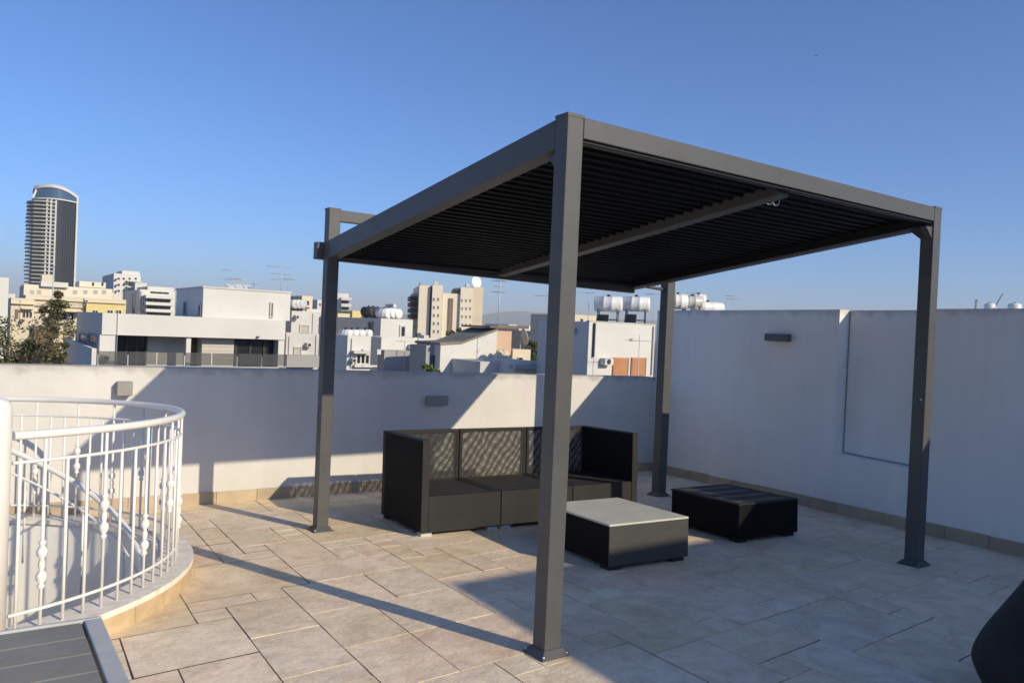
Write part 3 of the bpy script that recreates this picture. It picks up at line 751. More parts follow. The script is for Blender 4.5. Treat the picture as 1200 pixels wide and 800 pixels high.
# ------------------------------------------------------------------ black draped cover, bottom right
def cover():
    c = on_floor(1262, 838, 0); c = Vector((c.x, c.y, fz(c.x, c.y)))
    e = empty('draped_cover', c, 'black fabric cover with slack folds bulging into the bottom right corner', 'cover')
    rnd = random.Random(5)
    prof = [(.30, 0.0), (.34, .05), (.385, .13), (.375, .19), (.33, .29), (.25, .42), (.18, .54), (.13, .64), (.07, .69), (.01, .70)]
    n = 11; m = MB(); b = 0
    for i, (r_, z) in enumerate(prof):
        for k in range(n):
            t = 2*math.pi*k/n + .2*math.sin(i*1.3)*.3
            rr = r_*(1+.05*math.sin(3*t+i*.6)+(.035 if k % 2 else -.035)*(1-z/.8)+rnd.uniform(-.035, .035))
            m.v.append(c + Vector((rr*math.cos(t), rr*math.sin(t), z + (rnd.uniform(-.015, .015) if 0 < i < 9 else 0) + (.002 if i == 0 else 0))))
    for i in range(len(prof)-1):
        for k in range(n): k2 = (k+1) % n; m.face((i*n+k, i*n+k2, (i+1)*n+k2, (i+1)*n+k), 0, 0, True)
    m.face(range(n-1, -1, -1)); m.face([(len(prof)-1)*n+k for k in range(n)])
    o = m.build('cloth', M['black_cloth'], e)
    sb = o.modifiers.new('sub', 'SUBSURF'); sb.levels = 2; sb.render_levels = 2
    m = MB().tube([c+Vector((.325*math.cos(t), .325*math.sin(t), .03)) for t in [2*math.pi*k/24 for k in range(24)]], .008, 6, closed=True)
    m.build('draw_cord', M['black_cloth'], e)
cover()

# ------------------------------------------------------------------ the town beyond
class Bld:
    """a building whose front plane is local y = Y, turned by phi degrees about its front left corner"""
    def __init__(s, name, label, x0, x1, ytop, Y, depth, m, cat='building', group=None, z0=GZ, rim=.0, body=True, phi=0):
        xm = (x0+x1)/2
        s.rot = Matrix.Rotation(R(phi), 3, 'Z'); s.inv = s.rot.transposed()
        p = on_y(x0, ytop, Y); s.O = Vector((p.x, p.y, 0)) - s.rot @ Vector((p.x, Y, 0))
        s.X0, s.X1 = s.hit(x0, ytop, Y).x, s.hit(x1, ytop, Y).x
        s.zt, s.Y, s.z0, s.m, s.depth = s.hit(xm, ytop, Y).z, Y, z0, m, depth
        c = Vector(((s.X0+s.X1)/2, Y+depth/2, z0))
        s.e = empty(name, s.O + s.rot @ c, label, cat, group); s.e.rotation_euler = (0, 0, R(phi)); ORG[s.e.name] = c
        if body:
            if rim:
                MB().box(s.X0, s.X1, Y, Y+depth, z0, s.zt-rim).build('wall', m, s.e)
                t = .18; p = MB()
                p.box(s.X0, s.X1, Y-.001, Y+t, s.zt-rim+.001, s.zt); p.box(s.X0, s.X1, Y+depth-t, Y+depth, s.zt-rim+.001, s.zt)
                p.box(s.X0, s.X0+t, Y+t, Y+depth-t, s.zt-rim+.001, s.zt-.002); p.box(s.X1-t, s.X1, Y+t, Y+depth-t, s.zt-rim+.001, s.zt-.002)
                p.build('parapet', m, s.e)
            else: MB().box(s.X0, s.X1, Y, Y+depth, z0, s.zt).build('wall', m, s.e)
    def hit(s, x, y, Y=None, X=None):
        o = s.inv @ (CAM - s.O); d = s.inv @ ray(x, y)
        t = (Y-o.y)/d.y if Y is not None else (X-o.x)/d.x
        return o + d*t
    def rect(s, x0, y0, x1, y1, Y):
        xm, ym = (x0+x1)/2, (y0+y1)/2
        return s.hit(x0, ym, Y).x, s.hit(x1, ym, Y).x, s.hit(xm, y1, Y).z, s.hit(xm, y0, Y).z
    def part(s, name, m, x0, y0, x1, y1, dy0=-.05, dy1=.3, par=None, bevel=0):
        """block on the front given by its rectangle; dy from the front plane"""
        a, b, c, d = s.rect(x0, y0, x1, y1, s.Y+dy0)
        return MB().box(a, b, s.Y+dy0, s.Y+dy1, c, d).build(name, m, par or s.e, bevel=bevel)
    def win(s, x0, y0, x1, y1, m='glass', fr=None, nx=1, t=None, name='window', sill=True):
        a, b, c, d = s.rect(x0, y0, x1, y1, s.Y); w, h = b-a, d-c
        t = t or min(w, h)*.09; Y = s.Y; mb = MB()
        mb.box(a, b, Y-.06, Y-.001, d-t, d); mb.box(a, b, Y-.06, Y-.001, c, c+t)
        for k in range(nx+1):
            xx = a + (b-a-t)*k/nx; mb.box(xx, xx+t, Y-.06, Y-.001, c+t, d-t)
        o = mb.build(name, fr or M['bwhite2'], s.e)
        MB().box(a+t*.5, b-t*.5, Y-.02, Y-.0015, c+t*.5, d-t*.5).build('pane', M[m], o)
        if sill: MB().box(a-.06, b+.06, Y-.14, Y-.001, c-.07, c-.001).build('sill', s.m, o)
        return o
    def winl(s, x0, y0, x1, y1, m='glass', name='window'):
        """window on the left (-x) face"""
        xm, ym = (x0+x1)/2, (y0+y1)/2
        a, b = s.hit(x1, ym, X=s.X0).y, s.hit(x0, ym, X=s.X0).y; c, d = s.hit(xm, y1, X=s.X0).z, s.hit(xm, y0, X=s.X0).z
        X = s.X0; t = .07; mb = MB()
        mb.box(X-.05, X-.001, a, b, d-t, d); mb.box(X-.05, X-.001, a, b, c, c+t); mb.box(X-.05, X-.001, a, a+t, c+t, d-t); mb.box(X-.05, X-.001, b-t, b, c+t, d-t)
        o = mb.build(name, M['bgrey'], s.e); MB().box(X-.02, X-.0015, a+.03, b-.03, c+.03, d-.03).build('pane', M[m], o)

def antenna(px, yb, yt, Y, label, booms=((.0, .9, 6, 20),), r=.02, zb=None):
    """mast with Yagi booms: (drop from the top, length, elements, azimuth)"""
    lo, hi = on_y(px, yb, Y), on_y(px, yt, Y)
    b = Vector((lo.x, Y, lo.z if zb is None else zb)); t = Vector((lo.x, Y, hi.z))
    e = empty('roof_antenna', b, label, 'antenna', 'television antennas on the roofs')
    MB().tube([b, t], r, 5).build('mast', M['grey_metal'], e)
    for dz, L, ne, az in booms:
        d = Vector((math.cos(R(az)), math.sin(R(az)), 0)); s_ = Vector((-d.y, d.x, 0)); c = t - Vector((0, 0, dz+.02))
        m = MB(); m.tube([c-d*L*.4, c+d*L*.6], r*.7, 4)
        for k in range(ne):
            q = c + d*L*(-.38+.96*k/max(1, ne-1)); l = .16+.2*(1-k/ne)
            m.tube([q-s_*l+Vector((0, 0, .002)), q+s_*l+Vector((0, 0, .002))], r*.4, 4)
        m.build('boom', M['grey_metal'], e)
def tank(px, py, Y, dia, L, label, az=-52, stand=.75, m='tankwhite', panel=True, zb=None):
    """solar water tank lying on an iron stand with a collector panel"""
    c = on_y(px, py, Y)
    if zb is not None: stand = max(.04, c.z-dia/2-zb-.002)
    e = empty('water_tank', (c.x, c.y, c.z-dia/2-stand), label, 'water tank', 'solar water tanks on the roofs')
    d = Vector((math.cos(R(az)), math.sin(R(az)), 0)); s_ = Vector((-d.y, d.x, 0)); r = dia/2
    MB().tube([c-d*(L/2+.05), c-d*(L/2+.035), c-d*L/2, c-d*(L*.17), c-d*(L*.165), c-d*(L*.15), c+d*(L*.15), c+d*(L*.165), c+d*(L*.17), c+d*L/2, c+d*(L/2+.035), c+d*(L/2+.05)],
              [r*.55, r*.9, r, r, r*1.02, r, r, r*1.02, r, r, r*.9, r*.55], 20).build('tank', M[m], e)
    MB().lathe((c.x, c.y, c.z+r-.005), [(.06, 0), (.06, .05), (.03, .07)], 8).build('inlet', M['iron'], e)
    if stand > 0:
        f = MB()
        for a in (-.38, .38):
            for b in (-.42, .42):
                q = c+d*L*a+s_*dia*b; f.tube([(q.x, q.y, c.z-r-stand), (q.x, q.y, c.z-r*.72)], .022, 4)
            q0, q1 = c+d*L*a-s_*dia*.5, c+d*L*a+s_*dia*.5; z = c.z-r-.03
            f.tube([(q0.x, q0.y, z), (q1.x, q1.y, z)], .022, 4)
        q0, q1 = c-d*L*.4-s_*dia*.42, c+d*L*.4-s_*dia*.42; f.tube([(q0.x, q0.y, c.z-r-stand*.5), (q1.x, q1.y, c.z-r-stand*.5)], .02, 4)
        f.build('stand', M['iron'], e)
    if panel and stand > .3:
        p = c - Vector((0, 0, r+.1)) + s_*.1
        a = [p-d*L*.42-s_*.2, p+d*L*.05-s_*.2, p+d*L*.05-s_*.5-Vector((0, 0, stand*.75)), p-d*L*.42-s_*.5-Vector((0, 0, stand*.75))]
        MB().extr(a, (0, 0, -.06)).build('collector', M['glass'], e)
    return e
def foliage(mb, c, rx, ry, rz, n, size, rnd, hollow=.35):
    for _ in range(n):
        while True:
            v = Vector((rnd.uniform(-1, 1), rnd.uniform(-1, 1), rnd.uniform(-1, 1)))
            if hollow < v.length < 1: break
        q = Vector((c[0]+v.x*rx, c[1]+v.y*ry, c[2]+v.z*rz))
        a = Vector((rnd.gauss(0, 1), rnd.gauss(0, 1), rnd.gauss(0, .7))).normalized(); b = a.cross(Vector((rnd.gauss(0, 1), rnd.gauss(0, 1), rnd.gauss(0, 1)))).normalized()
        s_ = size*rnd.uniform(.6, 1.4); k = len(mb.v)
        mb.v += [q-a*s_, q+b*s_*.32, q+a*s_, q-b*s_*.32]; mb.face((k, k+1, k+2, k+3), rnd.uniform(.02, 1))
def tree(name, px, py, Y, w, h, label, cat='tree', leaf='leaf', clumps=14, n=150, size=.11, zb=GZ, seed=1, lean=0., trunk_r=.12, spread=.5):
    rnd = random.Random(seed); t = on_y(px, py, Y); c = Vector((t.x, Y, t.z))
    base = Vector((t.x-lean, Y, zb))
    e = empty(name, base, label, cat)
    tr = MB(); mid = Vector((t.x-lean*.3, Y, c.z-h*.75))
    tr.tube([base, base.lerp(mid, .55)+Vector((.05, .03, 0)), mid, c-Vector((0, 0, h*.25))], [trunk_r, trunk_r*.8, trunk_r*.6, trunk_r*.15], 7)
    lv = MB()
    for k in range(clumps):
        v = Vector((rnd.gauss(0, .5), rnd.gauss(0, .5), rnd.uniform(-1, 0)))
        f = 1-abs(v.z)*.2 if v.z < -.35 else .45+abs(v.z)*1.2
        q = c + Vector((max(-1, min(1, v.x))*w*spread*f*1.3, v.y*w*spread*f, v.z*h))
        tr.tube([mid.lerp(c, .2 if v.z < -.6 else .55), mid.lerp(q, .6)+Vector((0, 0, .05)), q], [trunk_r*.3, trunk_r*.16, .008], 5)
        s_ = rnd.uniform(.13, .27)*w
        foliage(lv, q, s_, s_, s_*rnd.uniform(.5, .85), n, size, rnd, .1)
    tr.build('trunk', M['bark'], e); lv.build('crown', M[leaf], e)
    return e

# ---- the modern white villa across the street
def villa():
    b = Bld('villa', 'modern flat roofed white villa with long white band and glazed terrace, behind the parapet', 120, 335, 372, 25, 8.2, M['bwhite'], body=False)
    e = b.e; X0, X1, Y = b.X0, b.X1, b.Y; zt = 1.485; zb = .79
    MB().box(X0, X1, Y, 33.2, zb, zt).build('roof_band', M['bwhite'], e)
    xl = on_y(205, 340, 25).x; ux0, ux1 = on_y(238, 350, 25.4).x, on_y(340.5, 350, 25.4).x
    up = MB().box(ux0, ux1, 25.4, 29.9, zt+.001, 2.5).build('upper_storey', M['bwhite'], e)
    q = MB(); q.box(ux0-.03, ux1+.03, 25.37, 29.93, 2.501, 2.56).build('roof_edge', M['bwhite2'], up)
    x_a, x_b = on_y(116.5, 410, 25.05).x, on_y(135.5, 410, 25.05).x
    MB().box(x_a, x_b, 25.05, 33, GZ, zb-.001).build('wall', M['bwhite'], e)
    MB().box(x_b+.001, X1-.05, 27.2, 33, GZ, zb-.002).build('rear_wall', M['bwhite2'], e)
    def blk(nm, m, x0, x1, y0, y1, z0=-4, z1=zb-.003):
        return MB().box(on_y(x0, 412, y0).x, on_y(x1, 412, y0).x, y0, y1, z0, z1).build(nm, M[m], e)
    gl = blk('window', 'glass', 137, 171, 26.2, 26.26)
    for k in range(4):
        xx = on_y(137, 412, 26.1).x + (on_y(171, 412, 26.1).x-on_y(137, 412, 26.1).x)*k/3
        MB().box(xx-.03, xx+.03, 26.12, 26.19, -4, zb-.005).build('mullion', M['iron'], gl)
    blk('terrace_wall', 'bwhite2', 171.5, 218.5, 26.2, 26.5)
    blk('pillar', 'bwhite', 218, 223.5, 25.1, 25.5); blk('pillar', 'bwhite', 326, 333, 25.05, 25.6)
    blk('door', 'bbrown', 224, 236, 26.4, 26.5)
    cl = MB(); a, c = on_y(236.5, 412, 25.5).x, on_y(274, 412, 25.5).x
    for k in range(26): cl.box(a, c, 25.5, 25.56+.01*(k % 2), -3.2+k*.153, -3.2+k*.153+.145)
    cl.build('cladding', M['louvclad'], e)
    MB().box(a+.01, c-.01, 25.575, 26.3, -4, zb-.004).build('cladding_core', M['bwhite2'], e)
    a, c = on_y(275, 412, 25.6).x, on_y(326, 412, 25.6).x
    g = MB().box(a, c, 25.6, 25.64, -4, zb-.003).build('window', M['glass'], e)
    f = MB()
    for k in range(4): xx = a+(c-a-.07)*k/3; f.box(xx, xx+.07, 25.55, 25.598, -3.9, zb-.07)
    f.box(a, c, 25.55, 25.598, zb-.065, zb-.004); f.build('window_frame', M['iron'], g)
    MB().box(a+.1, a+(c-a)*.62, 25.66, 25.7, -3, zb-.02).build('curtain', M['curtain'], g)
    # low terrace wall; tinted sheets on slim posts stand in for shade
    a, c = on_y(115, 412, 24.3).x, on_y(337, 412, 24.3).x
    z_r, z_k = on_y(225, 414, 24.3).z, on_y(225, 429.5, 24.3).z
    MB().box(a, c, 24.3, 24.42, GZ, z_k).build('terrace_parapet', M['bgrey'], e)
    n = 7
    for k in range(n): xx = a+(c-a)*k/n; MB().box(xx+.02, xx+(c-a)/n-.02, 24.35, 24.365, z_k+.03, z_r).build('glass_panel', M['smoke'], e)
    f = MB()
    for k in range(n+1): xx = a+(c-a-.05)*k/n; f.box(xx, xx+.035, 24.366, 24.40, z_k+.001, z_r-.1)
    f.build('rail_post', M['grey_metal'], e)
    # openings of the upper storey and the shaded side
    up_b = b; up_b.Y = 25.4
    up_b.win(316, 354.5, 320.5, 373, t=.05, sill=False)
    b.X0 = ux0; b.winl(216, 354, 219, 371); b.winl(233.5, 357, 236.5, 372.5)
    b.X0 = x_a; b.winl(94, 391, 103, 404, 'glassblue'); b.winl(105, 391.5, 115, 406, 'glassblue')
    b.X0 = X0
    # side yard wall
    xa, xb = on_y(107.5, 415, 23.5).x, on_y(113, 415, 23.5).x
    yk = on_x(74, 404, xa).y; z = on_y(108, 409, 23.5).z
    w = empty('yard_wall', (xa, (23.5+yk)/2, GZ), 'low white yard wall in shade with a sunlit end, left of the villa', 'wall')
    MB().box(xa, xb, 23.5, yk, GZ, z).build('wall', M['bwhite'], w)
    # solar collectors on the roof
    for i, px in enumerate((278, 288, 298)):
        c_ = on_y(px, 341, 26.5); e2 = empty('solar_panel', (c_.x, c_.y, 2.56), ['tilted white solar panel on the villa roof, left one of three', 'tilted white solar panel on the villa roof, middle one of three', 'tilted white solar panel on the villa roof, right one of three'][i], 'solar panel', 'solar panels on the villa roof')
        x = c_.x; y = 27.2
        MB().extr([(x-.14, y, 2.62), (x+.14, y, 2.62), (x+.16, y+.5, 2.80), (x-.12, y+.5, 2.80)], (0, 0, -.04)).build('panel', M['tankwhite'], e2)
        f = MB(); f.tube([(x, y+.05, 2.555), (x, y+.05, 2.6)], .02, 4); f.tube([(x, y+.45, 2.555), (x, y+.45, 2.74)], .02, 4); f.build('stand', M['iron'], e2)
    antenna(273, 340, 317, 27.5, 'spindly double aerial at the left end of the villa roof', ((.0, .7, 7, 160), (.35, .5, 5, 20)), .012, 2.55)
    antenna(279, 340, 327, 28, 'short bent aerial beside the villa solar panels', ((.0, .5, 4, 60),), .012, 2.55)
    antenna(329, 341, 313, 27.5, 'tall aerial with a long top boom at the right end of the villa roof', ((.0, .95, 9, 170), (.28, .7, 6, 185), (.5, .6, 5, 175)), .013, 2.55)
    antenna(337, 341, 327, 28, 'low aerial at the right corner of the villa roof', ((.0, .55, 6, 30),), .012, 2.55)
    antenna(299, 338, 331, 27, 'white stub mast in the middle of the villa roof', ((.05, .1, 2, 0),), .03, 2.55)
villa()

# ---- white houses between the villa and the pergola post
b = Bld('town_house', 'upper white block of an old house right of the villa, tanks on top', 342, 372, 365.5, 29, 5, M['bwhite2'], rim=.3)
b.win(351, 381, 362, 392, 'curtain'); z = b.zt
for i, px in enumerate((343, 347.5, 352)):
    tank(px, 357, 31, .42, .5, ['upright grey water tank on the old house, leftmost', 'upright grey water tank on the old house, middle one', 'upright grey water tank on the old house, beside the cream block'][i], az=-80, zb=z-.3, m='grey_metal', panel=False)
b2 = Bld('roof_cabin', 'small cream roof cabin behind the tanks right of the villa', 354, 366.5, 347.5, 33, 4, M['bcream']); b2.win(358, 353, 362, 359)
b = Bld('town_house', 'lower white block of an old house right of the villa, with a square shuttered window', 335.5, 374, 391.5, 27, 1.9, M['bwhite2'], rim=.25)
b.win(344, 407, 353, 418, 'curtain'); b.part('ledge', M['bgrey'], 336, 417, 374, 431, -.5, -.02)  # grey front block stands in for shade on the lower wall
b = Bld('flat_block', 'slim far white block with stacked balcony slabs left of the pergola post', 366, 376, 363, 60, 10, M['bwhite'])
for k in range(5): b.part('balcony', M['bwhite2'], 370, 367+k*7, 377, 370+k*7, -1.2, 0)
b = Bld('flat_block', 'far white block of flats with dark balcony strips just right of the left post', 385, 409, 344, 120, 14, M['bwhite'], phi=-18)
for k in range(5):
    b.part('balcony', M['bwhite'], 400, 349+k*7.6, 412, 352.5+k*7.6, -1.6, 0); b.win(400, 353+k*7.6, 409, 356.4+k*7.6, sill=False)
b = Bld('town_house', 'small far yellowish house below the far white balconies', 396, 410, 368, 60, 8, M['bcream'])
b.win(400, 376, 404, 381); b.win(399, 386, 404, 391)
b = Bld('roof_cabin', 'far pale yellow roof cabin right of the left pergola post', 413, 426, 365, 70, 6, M['byellow'])
# dark sided house with lit front
b = Bld('town_house', 'white house with a shaded grey flank and one tall dark window, tanks on its roof', 446.5, 484, 374.5, 30, 8.0, M['bwhite'], rim=.25)
b.win(468, 381.5, 475.5, 396.5, 'glass', t=.08, sill=False); b.winl(432, 377, 438, 390); zflank = b.zt
for i, (px, py) in enumerate(((432, 366), (437, 366), (442.5, 367), (450, 368), (456, 367.5), (462, 368.5))):
    tank(px, py, 35.5 if i < 3 else 33.5, .54, .68, 'dark upright drum on the grey flanked house, ' + ('leftmost of three' if i == 0 else 'middle of three' if i == 1 else 'rightmost of three') if i < 3 else 'white water tank on the grey flanked house, ' + ('nearest the dark drums' if i == 3 else 'middle one' if i == 4 else 'rightmost one'), az=-70, zb=zflank-.25, m='iron' if i < 3 else 'tankwhite', panel=False)
b3 = Bld('roof_cabin', 'slim white chimney block at the right end of the tank row', 461, 464.5, 357, 35.2, 1, M['bwhite'])
# small white house close by
b = Bld('town_house', 'small white house with a sliding window, close behind the parapet right of the left post', 407.5, 435, 394, 20, 1.5, M['bwhite'], rim=.2)
zsmall = b.zt; b.win(416, 415, 433, 428, nx=3, t=.05); b.part('window_hood', M['bwhite2'], 415, 412, 434, 415, -.3, 0); b.part('balcony_rail', M['bwhite'], 425, 428.5, 442, 430.5, -.9, -.85)
b.part('vent', M['grey_metal'], 425, 409.5, 427.5, 411, -.06, 0)
for i, px in enumerate((405.5, 412.5, 419.5, 428.5)):
    tank(px, 391.5, 21.2, .28, .34, ['white barrel in the row behind the small white house, first from the left post', 'white barrel in the row behind the small white house, second from the left post', 'white barrel in the row behind the small white house, third from the left post', 'white barrel in the row behind the small white house, fourth from the left post'][i], az=-60, zb=zsmall-.2, panel=False)
b = Bld('town_house', 'long low white house whose lower half is shaded, behind the small white house', 447, 540, 397, 26, 1.6, M['bwhite'], rim=.2)
b.part('lower_wall', M['bgrey'], 450, 411.5, 497, 436, -.6, -.01); b.win(454.5, 411, 464.5, 422, 'curtain', t=.05)  # grey block paints the shade over the lower half
b.part('sign_box', M['bwhite'], 442, 410, 446.5, 416, -.8, -.6)
antenna(474, 411, 400, 25, 'small T shaped aerial in front of the long low white house', ((.0, .5, 2, 5),), .015, -1.2)
tree('potted_tree', 497, 410, 23.5, .55, .5, 'small reddish bush against the long low white house', 'bush', 'leaf', 6, 60, .05, -3, 11, trunk_r=.02)
# ---- tall beige block
b = Bld('apartment_tower', 'tall beige block of flats with two towers and small windows, behind the pergola roof edge', 489, 565, 342, 110, 16, M['bbeige'], body=False, phi=-23)
e = b.e
b.zt = on_y(525, 345, 110).z
b.part('wall', M['bbeige'], 489, 335, 502, 460, 0, 14); b.part('stair_recess', M['bbrown'], 501.5, 337, 505, 460, 1.5, 12)
b.part('front_tower', M['bbeige'], 504.5, 334.5, 516.5, 460, -.8, 11)
b.part('centre_wing', M['bbeige'], 516.6, 344.5, 537.5, 460, .2, 11); b.part('duct', M['bbrown'], 524, 350, 529, 460, -.02, .19)
b.part('right_tower', M['bbeige'], 537.6, 337.5, 552, 460, -.3, 13); b.part('end_wall', M['bbeige2'], 552.05, 337, 564, 460, -.2, 13)
b.part('lift_house', M['bbrown'], 534.5, 338, 537, 346, .5, 6)
for k in range(4): b.part('balcony', M['iron'], 481, 347.5+k*7, 489, 352.5+k*7, 1.5, 9)
b.part('balcony_wall', M['bbeige2'], 482, 344, 489, 440, 2.2, 8.5)
for k in range(5):
    for x, Y in ((508.5, -.8), (513.5, -.8)):
        b.Y = 110+Y; b.win(x-1.1, 349.5+k*9.4, x+1.1, 353.5+k*9.4, t=.06, sill=False)
    for x in (541.5, 546.2, 551):
        b.Y = 109.7; b.win(x-1, 351.2+k*9.4, x+1, 354.6+k*9.4, t=.06, sill=False)
b.Y = 110
def dish(px, py, Y, r, label, az=-70, el=25, mz=.6, mt='tankwhite'):
    c = on_y(px, py, Y); e = empty('satellite_dish', (c.x, c.y, c.z-r-mz), label, 'satellite dish', 'satellite dishes on the roofs')
    n = Vector((math.cos(R(az))*math.cos(R(el)), math.sin(R(az))*math.cos(R(el)), math.sin(R(el)))); u = n.cross(Vector((0, 0, 1))).normalized(); w = u.cross(n)
    m = MB(); k0 = len(m.v); rings = 5; n_ = 20; m.v.append(c.copy())
    for i in range(1, rings+1):
        rr = r*i/rings
        for k in range(n_): t = 2*math.pi*k/n_; m.v.append(c + (u*math.cos(t)+w*math.sin(t))*rr + n*(.22*rr*rr/r))
    for k in range(n_): m.face((0, 1+k, 1+(k+1) % n_), 0, 0, True)
    for i in range(rings-1):
        for k in range(n_): k2 = (k+1) % n_; m.face((1+i*n_+k, 1+(i+1)*n_+k, 1+(i+1)*n_+k2, 1+i*n_+k2), 0, 0, True)
    o = m.build('reflector', M[mt], e); sm = o.modifiers.new('solid', 'SOLIDIFY'); sm.thickness = r*.03
    MB().tube([c-n*.01-w*r*.2, c-n*r*.3-w*r*.3, (c.x-n.x*r*.3, c.y-n.y*r*.3, c.z-r-mz)], r*.05, 6).build('mount', M['grey_metal'], e)
    MB().tube([c-w*r*.95+n*r*.2, c+n*r*.9], r*.02, 4).build('feed_arm', M['grey_metal'], e)
dish(557.5, 331.5, 112, 2.2 if False else .55*2, 'white satellite dish on top of the tall beige block', -80, 10, .4)
# bushes at its foot
tree('dark_tree', 531, 385, 60, 1.7, 2.6, 'dark bushy tree at the foot of the tall beige block, left one', 'tree', 'leaf', 10, 110, .16, seed=5, trunk_r=.1)
tree('dark_tree', 541, 385, 62, 1.5, 2.0, 'dark bushy tree at the foot of the tall beige block, right one', 'tree', 'leaf', 9, 100, .16, seed=6, trunk_r=.1)
tree('bare_tree', 488, 383, 50, .8, 1.6, 'thin brownish tree left of the tall beige block', 'tree', 'leaf', 6, 40, .1, seed=8, trunk_r=.08)
# ---- house with the slanted roof
def slant_house():
    Y = 22; a, c = on_y(516, 415, Y), on_y(581.5, 415, Y); x2 = on_y(601, 400, Y).x
    e = empty('slanted_house', ((a.x+x2)/2, Y+2, GZ), 'white house with a long slanted weathered roof and a peach end, right of centre', 'house')
    zl, zr = on_y(516, 405, Y).z, on_y(581, 388, Y).z
    xb = on_y(541, 405, Y).x
    pts = [(a.x, Y, GZ), (c.x, Y, GZ), (c.x, Y, zr), (xb, Y, zl+.07), (a.x, Y, zl)]
    MB().extr(pts, (0, 1.9, 0)).build('wall', M['bwhite'], e)
    rp = [(a.x-.05, Y-.04, zl+.003), (xb, Y-.04, zl+.073), (c.x, Y-.04, zr+.003), (c.x, Y-.04, zr+.09), (xb, Y-.04, zl+.15), (a.x-.05, Y-.04, zl+.09)]
    MB().extr(rp, (0, 2.0, 0)).build('roof', M['roofsheet'], e)
    MB().box(c.x+.002, x2, Y+.1, Y+1.9, GZ, zr+.02).build('peach_wall', M['bpeach'], e)
    MB().box(c.x-.4, x2+.1, Y-.1, Y+2.0, zr+.1, zr+.17).build('roof_slab', M['bbrown'], e)
    # lean-to on the left with a grey shutter, low block in front
    l, r_ = on_y(499, 420, Y+.5).x, on_y(515.5, 420, Y+.5).x
    MB().box(l, a.x-.002, Y+.5, Y+1.8, GZ, on_y(507, 405.5, Y+.5).z).build('side_wing', M['bgrey'], e)
    w = MB().box(on_y(504, 422, Y+.5).x, on_y(514, 422, Y+.5).x, Y+.44, Y+.498, on_y(509, 432, Y+.5).z, on_y(509, 417, Y+.5).z).build('window', M['glassblue'], e)
    MB().box(on_y(508.7, 422, Y+.4).x, on_y(509.5, 422, Y+.4).x, Y+.4, Y+.438, on_y(509, 432, Y+.4).z, on_y(509, 417, Y+.4).z).build('mullion', M['iron'], w)
    l, r_, t = on_y(563, 424, Y-2).x, on_y(601, 424, Y-2).x, on_y(580, 424.5, Y-2).z
    MB().box(l, r_, Y-2, Y-.05, GZ, t).build('porch', M['bwhite2'], e)
    for i, (px, py, s_) in enumerate(((585, 419, .17), (591, 417, .2))):
        q = on_y(px, py, Y-.4); MB().lathe((q.x, q.y, t), [(s_, 0), (s_*1.05, .12), (s_*.8, .3), (s_*.3, .4)], 10).build('roof_dome', M['bcream'], e)
    antenna(583.5, 390, 329, Y+1, 'very tall thin mast on the slanted roof house, reaching the pergola roof edge', ((.0, .5, 4, 20), (.22, .4, 4, 150), (.45, .3, 3, 20)), .022, zr+.1)
slant_house()
dish(612.5, 396, 23.5, .36, 'pale satellite dish turned aside, right of the peach house end', -12, 12, .5, 'bcream')
b = Bld('town_house', 'low cream house below the big dish, right of the slanted roof house', 601, 622, 410, 23, 3, M['bcream']); b.win(606, 419, 612, 428)
b = Bld('shed', 'low white shed with a ribbed roof edge just left of the front pergola post', 603, 634, 424, 19, 2, M['bwhite'])
b.part('ribbed_roof', M['bgrey'], 602, 428.5, 634, 433, -.3, -.02)
for i, a in enumerate(((608, 621, 386, 90, 'bcream', 'far cream house cluster left of the front post, leftmost'), (620, 633, 383, 100, 'bbeige', 'far tan house just left of the front post'), (596, 606, 381, 130, 'bwhite', 'far tiny white house above the peach house end'), (633, 640, 389, 80, 'bpeach', 'far peach house touching the front post'))):
    b = Bld('town_house', a[5], a[0], a[1], a[2], a[3], 9, M[a[4]]); b.win(a[0]+3, a[2]+4, a[0]+5.5, a[2]+8, sill=False); b.win(a[0]+7, a[2]+5, a[0]+9, a[2]+9, sill=False)
tree('dark_tree', 624, 398, 40, 1.4, 1.5, 'dark leafy tree behind the big dish, left of the front post', 'tree', 'leaf', 10, 90, .12, seed=14, trunk_r=.09)
tree('dark_tree', 631, 410, 30, .7, 1.0, 'smaller dark tree beside the ribbed shed', 'tree', 'leaf', 7, 70, .09, seed=15, trunk_r=.06)
tree('palm_shrub', 503, 429, 17, .5, .45, 'bright green leafy plant peeking over the parapet', 'plant', 'leaf2', 9, 60, .07, -4, 17, trunk_r=.03)

# ---- white house with two tanks and orange shutters
b = Bld('town_house', 'white house with orange shutters and two big water tanks, behind the rear right post', 690.5, 768, 379.5, 16, 2.7, M['bwhite'], rim=.15)
z = b.zt
for x0, x1 in ((717.5, 734.5), (739, 755)):
    a_, c_, z0_, z1_ = b.rect(x0, 419.5, x1, 441, b.Y)
    o = MB().box(a_, c_, b.Y-.05, b.Y-.002, z0_, z1_).build('shutter', M['shutter'], b.e)
    m = MB()
    for k in range(12): zz = z0_+.02+(z1_-z0_-.04)*k/12; m.box(a_+.03, c_-.03, b.Y-.062, b.Y-.051, zz, zz+(z1_-z0_)/12*.7)
    m.build('slats', M['shutter'], o)
    MB().box(c_+.002, c_+.03, b.Y-.06, b.Y-.002, z0_, z1_).build('shutter_frame', M['bbrown'], o)
b.part('drain_pipe', M['iron'], 696.3, 379, 697.6, 419, -.08, -.02)
b.winl(672, 385, 676, 392)
MB().box(b.X0, b.X1, b.Y-.02, b.Y+.16, b.zt+.001, b.zt+.03).build('parapet_cap', M['bwhite2'], b.e)
tank(713, 357, 17.1, .52, .86, 'big white water tank on its iron stand, left one above the orange shutters', az=-48, zb=z-.15)
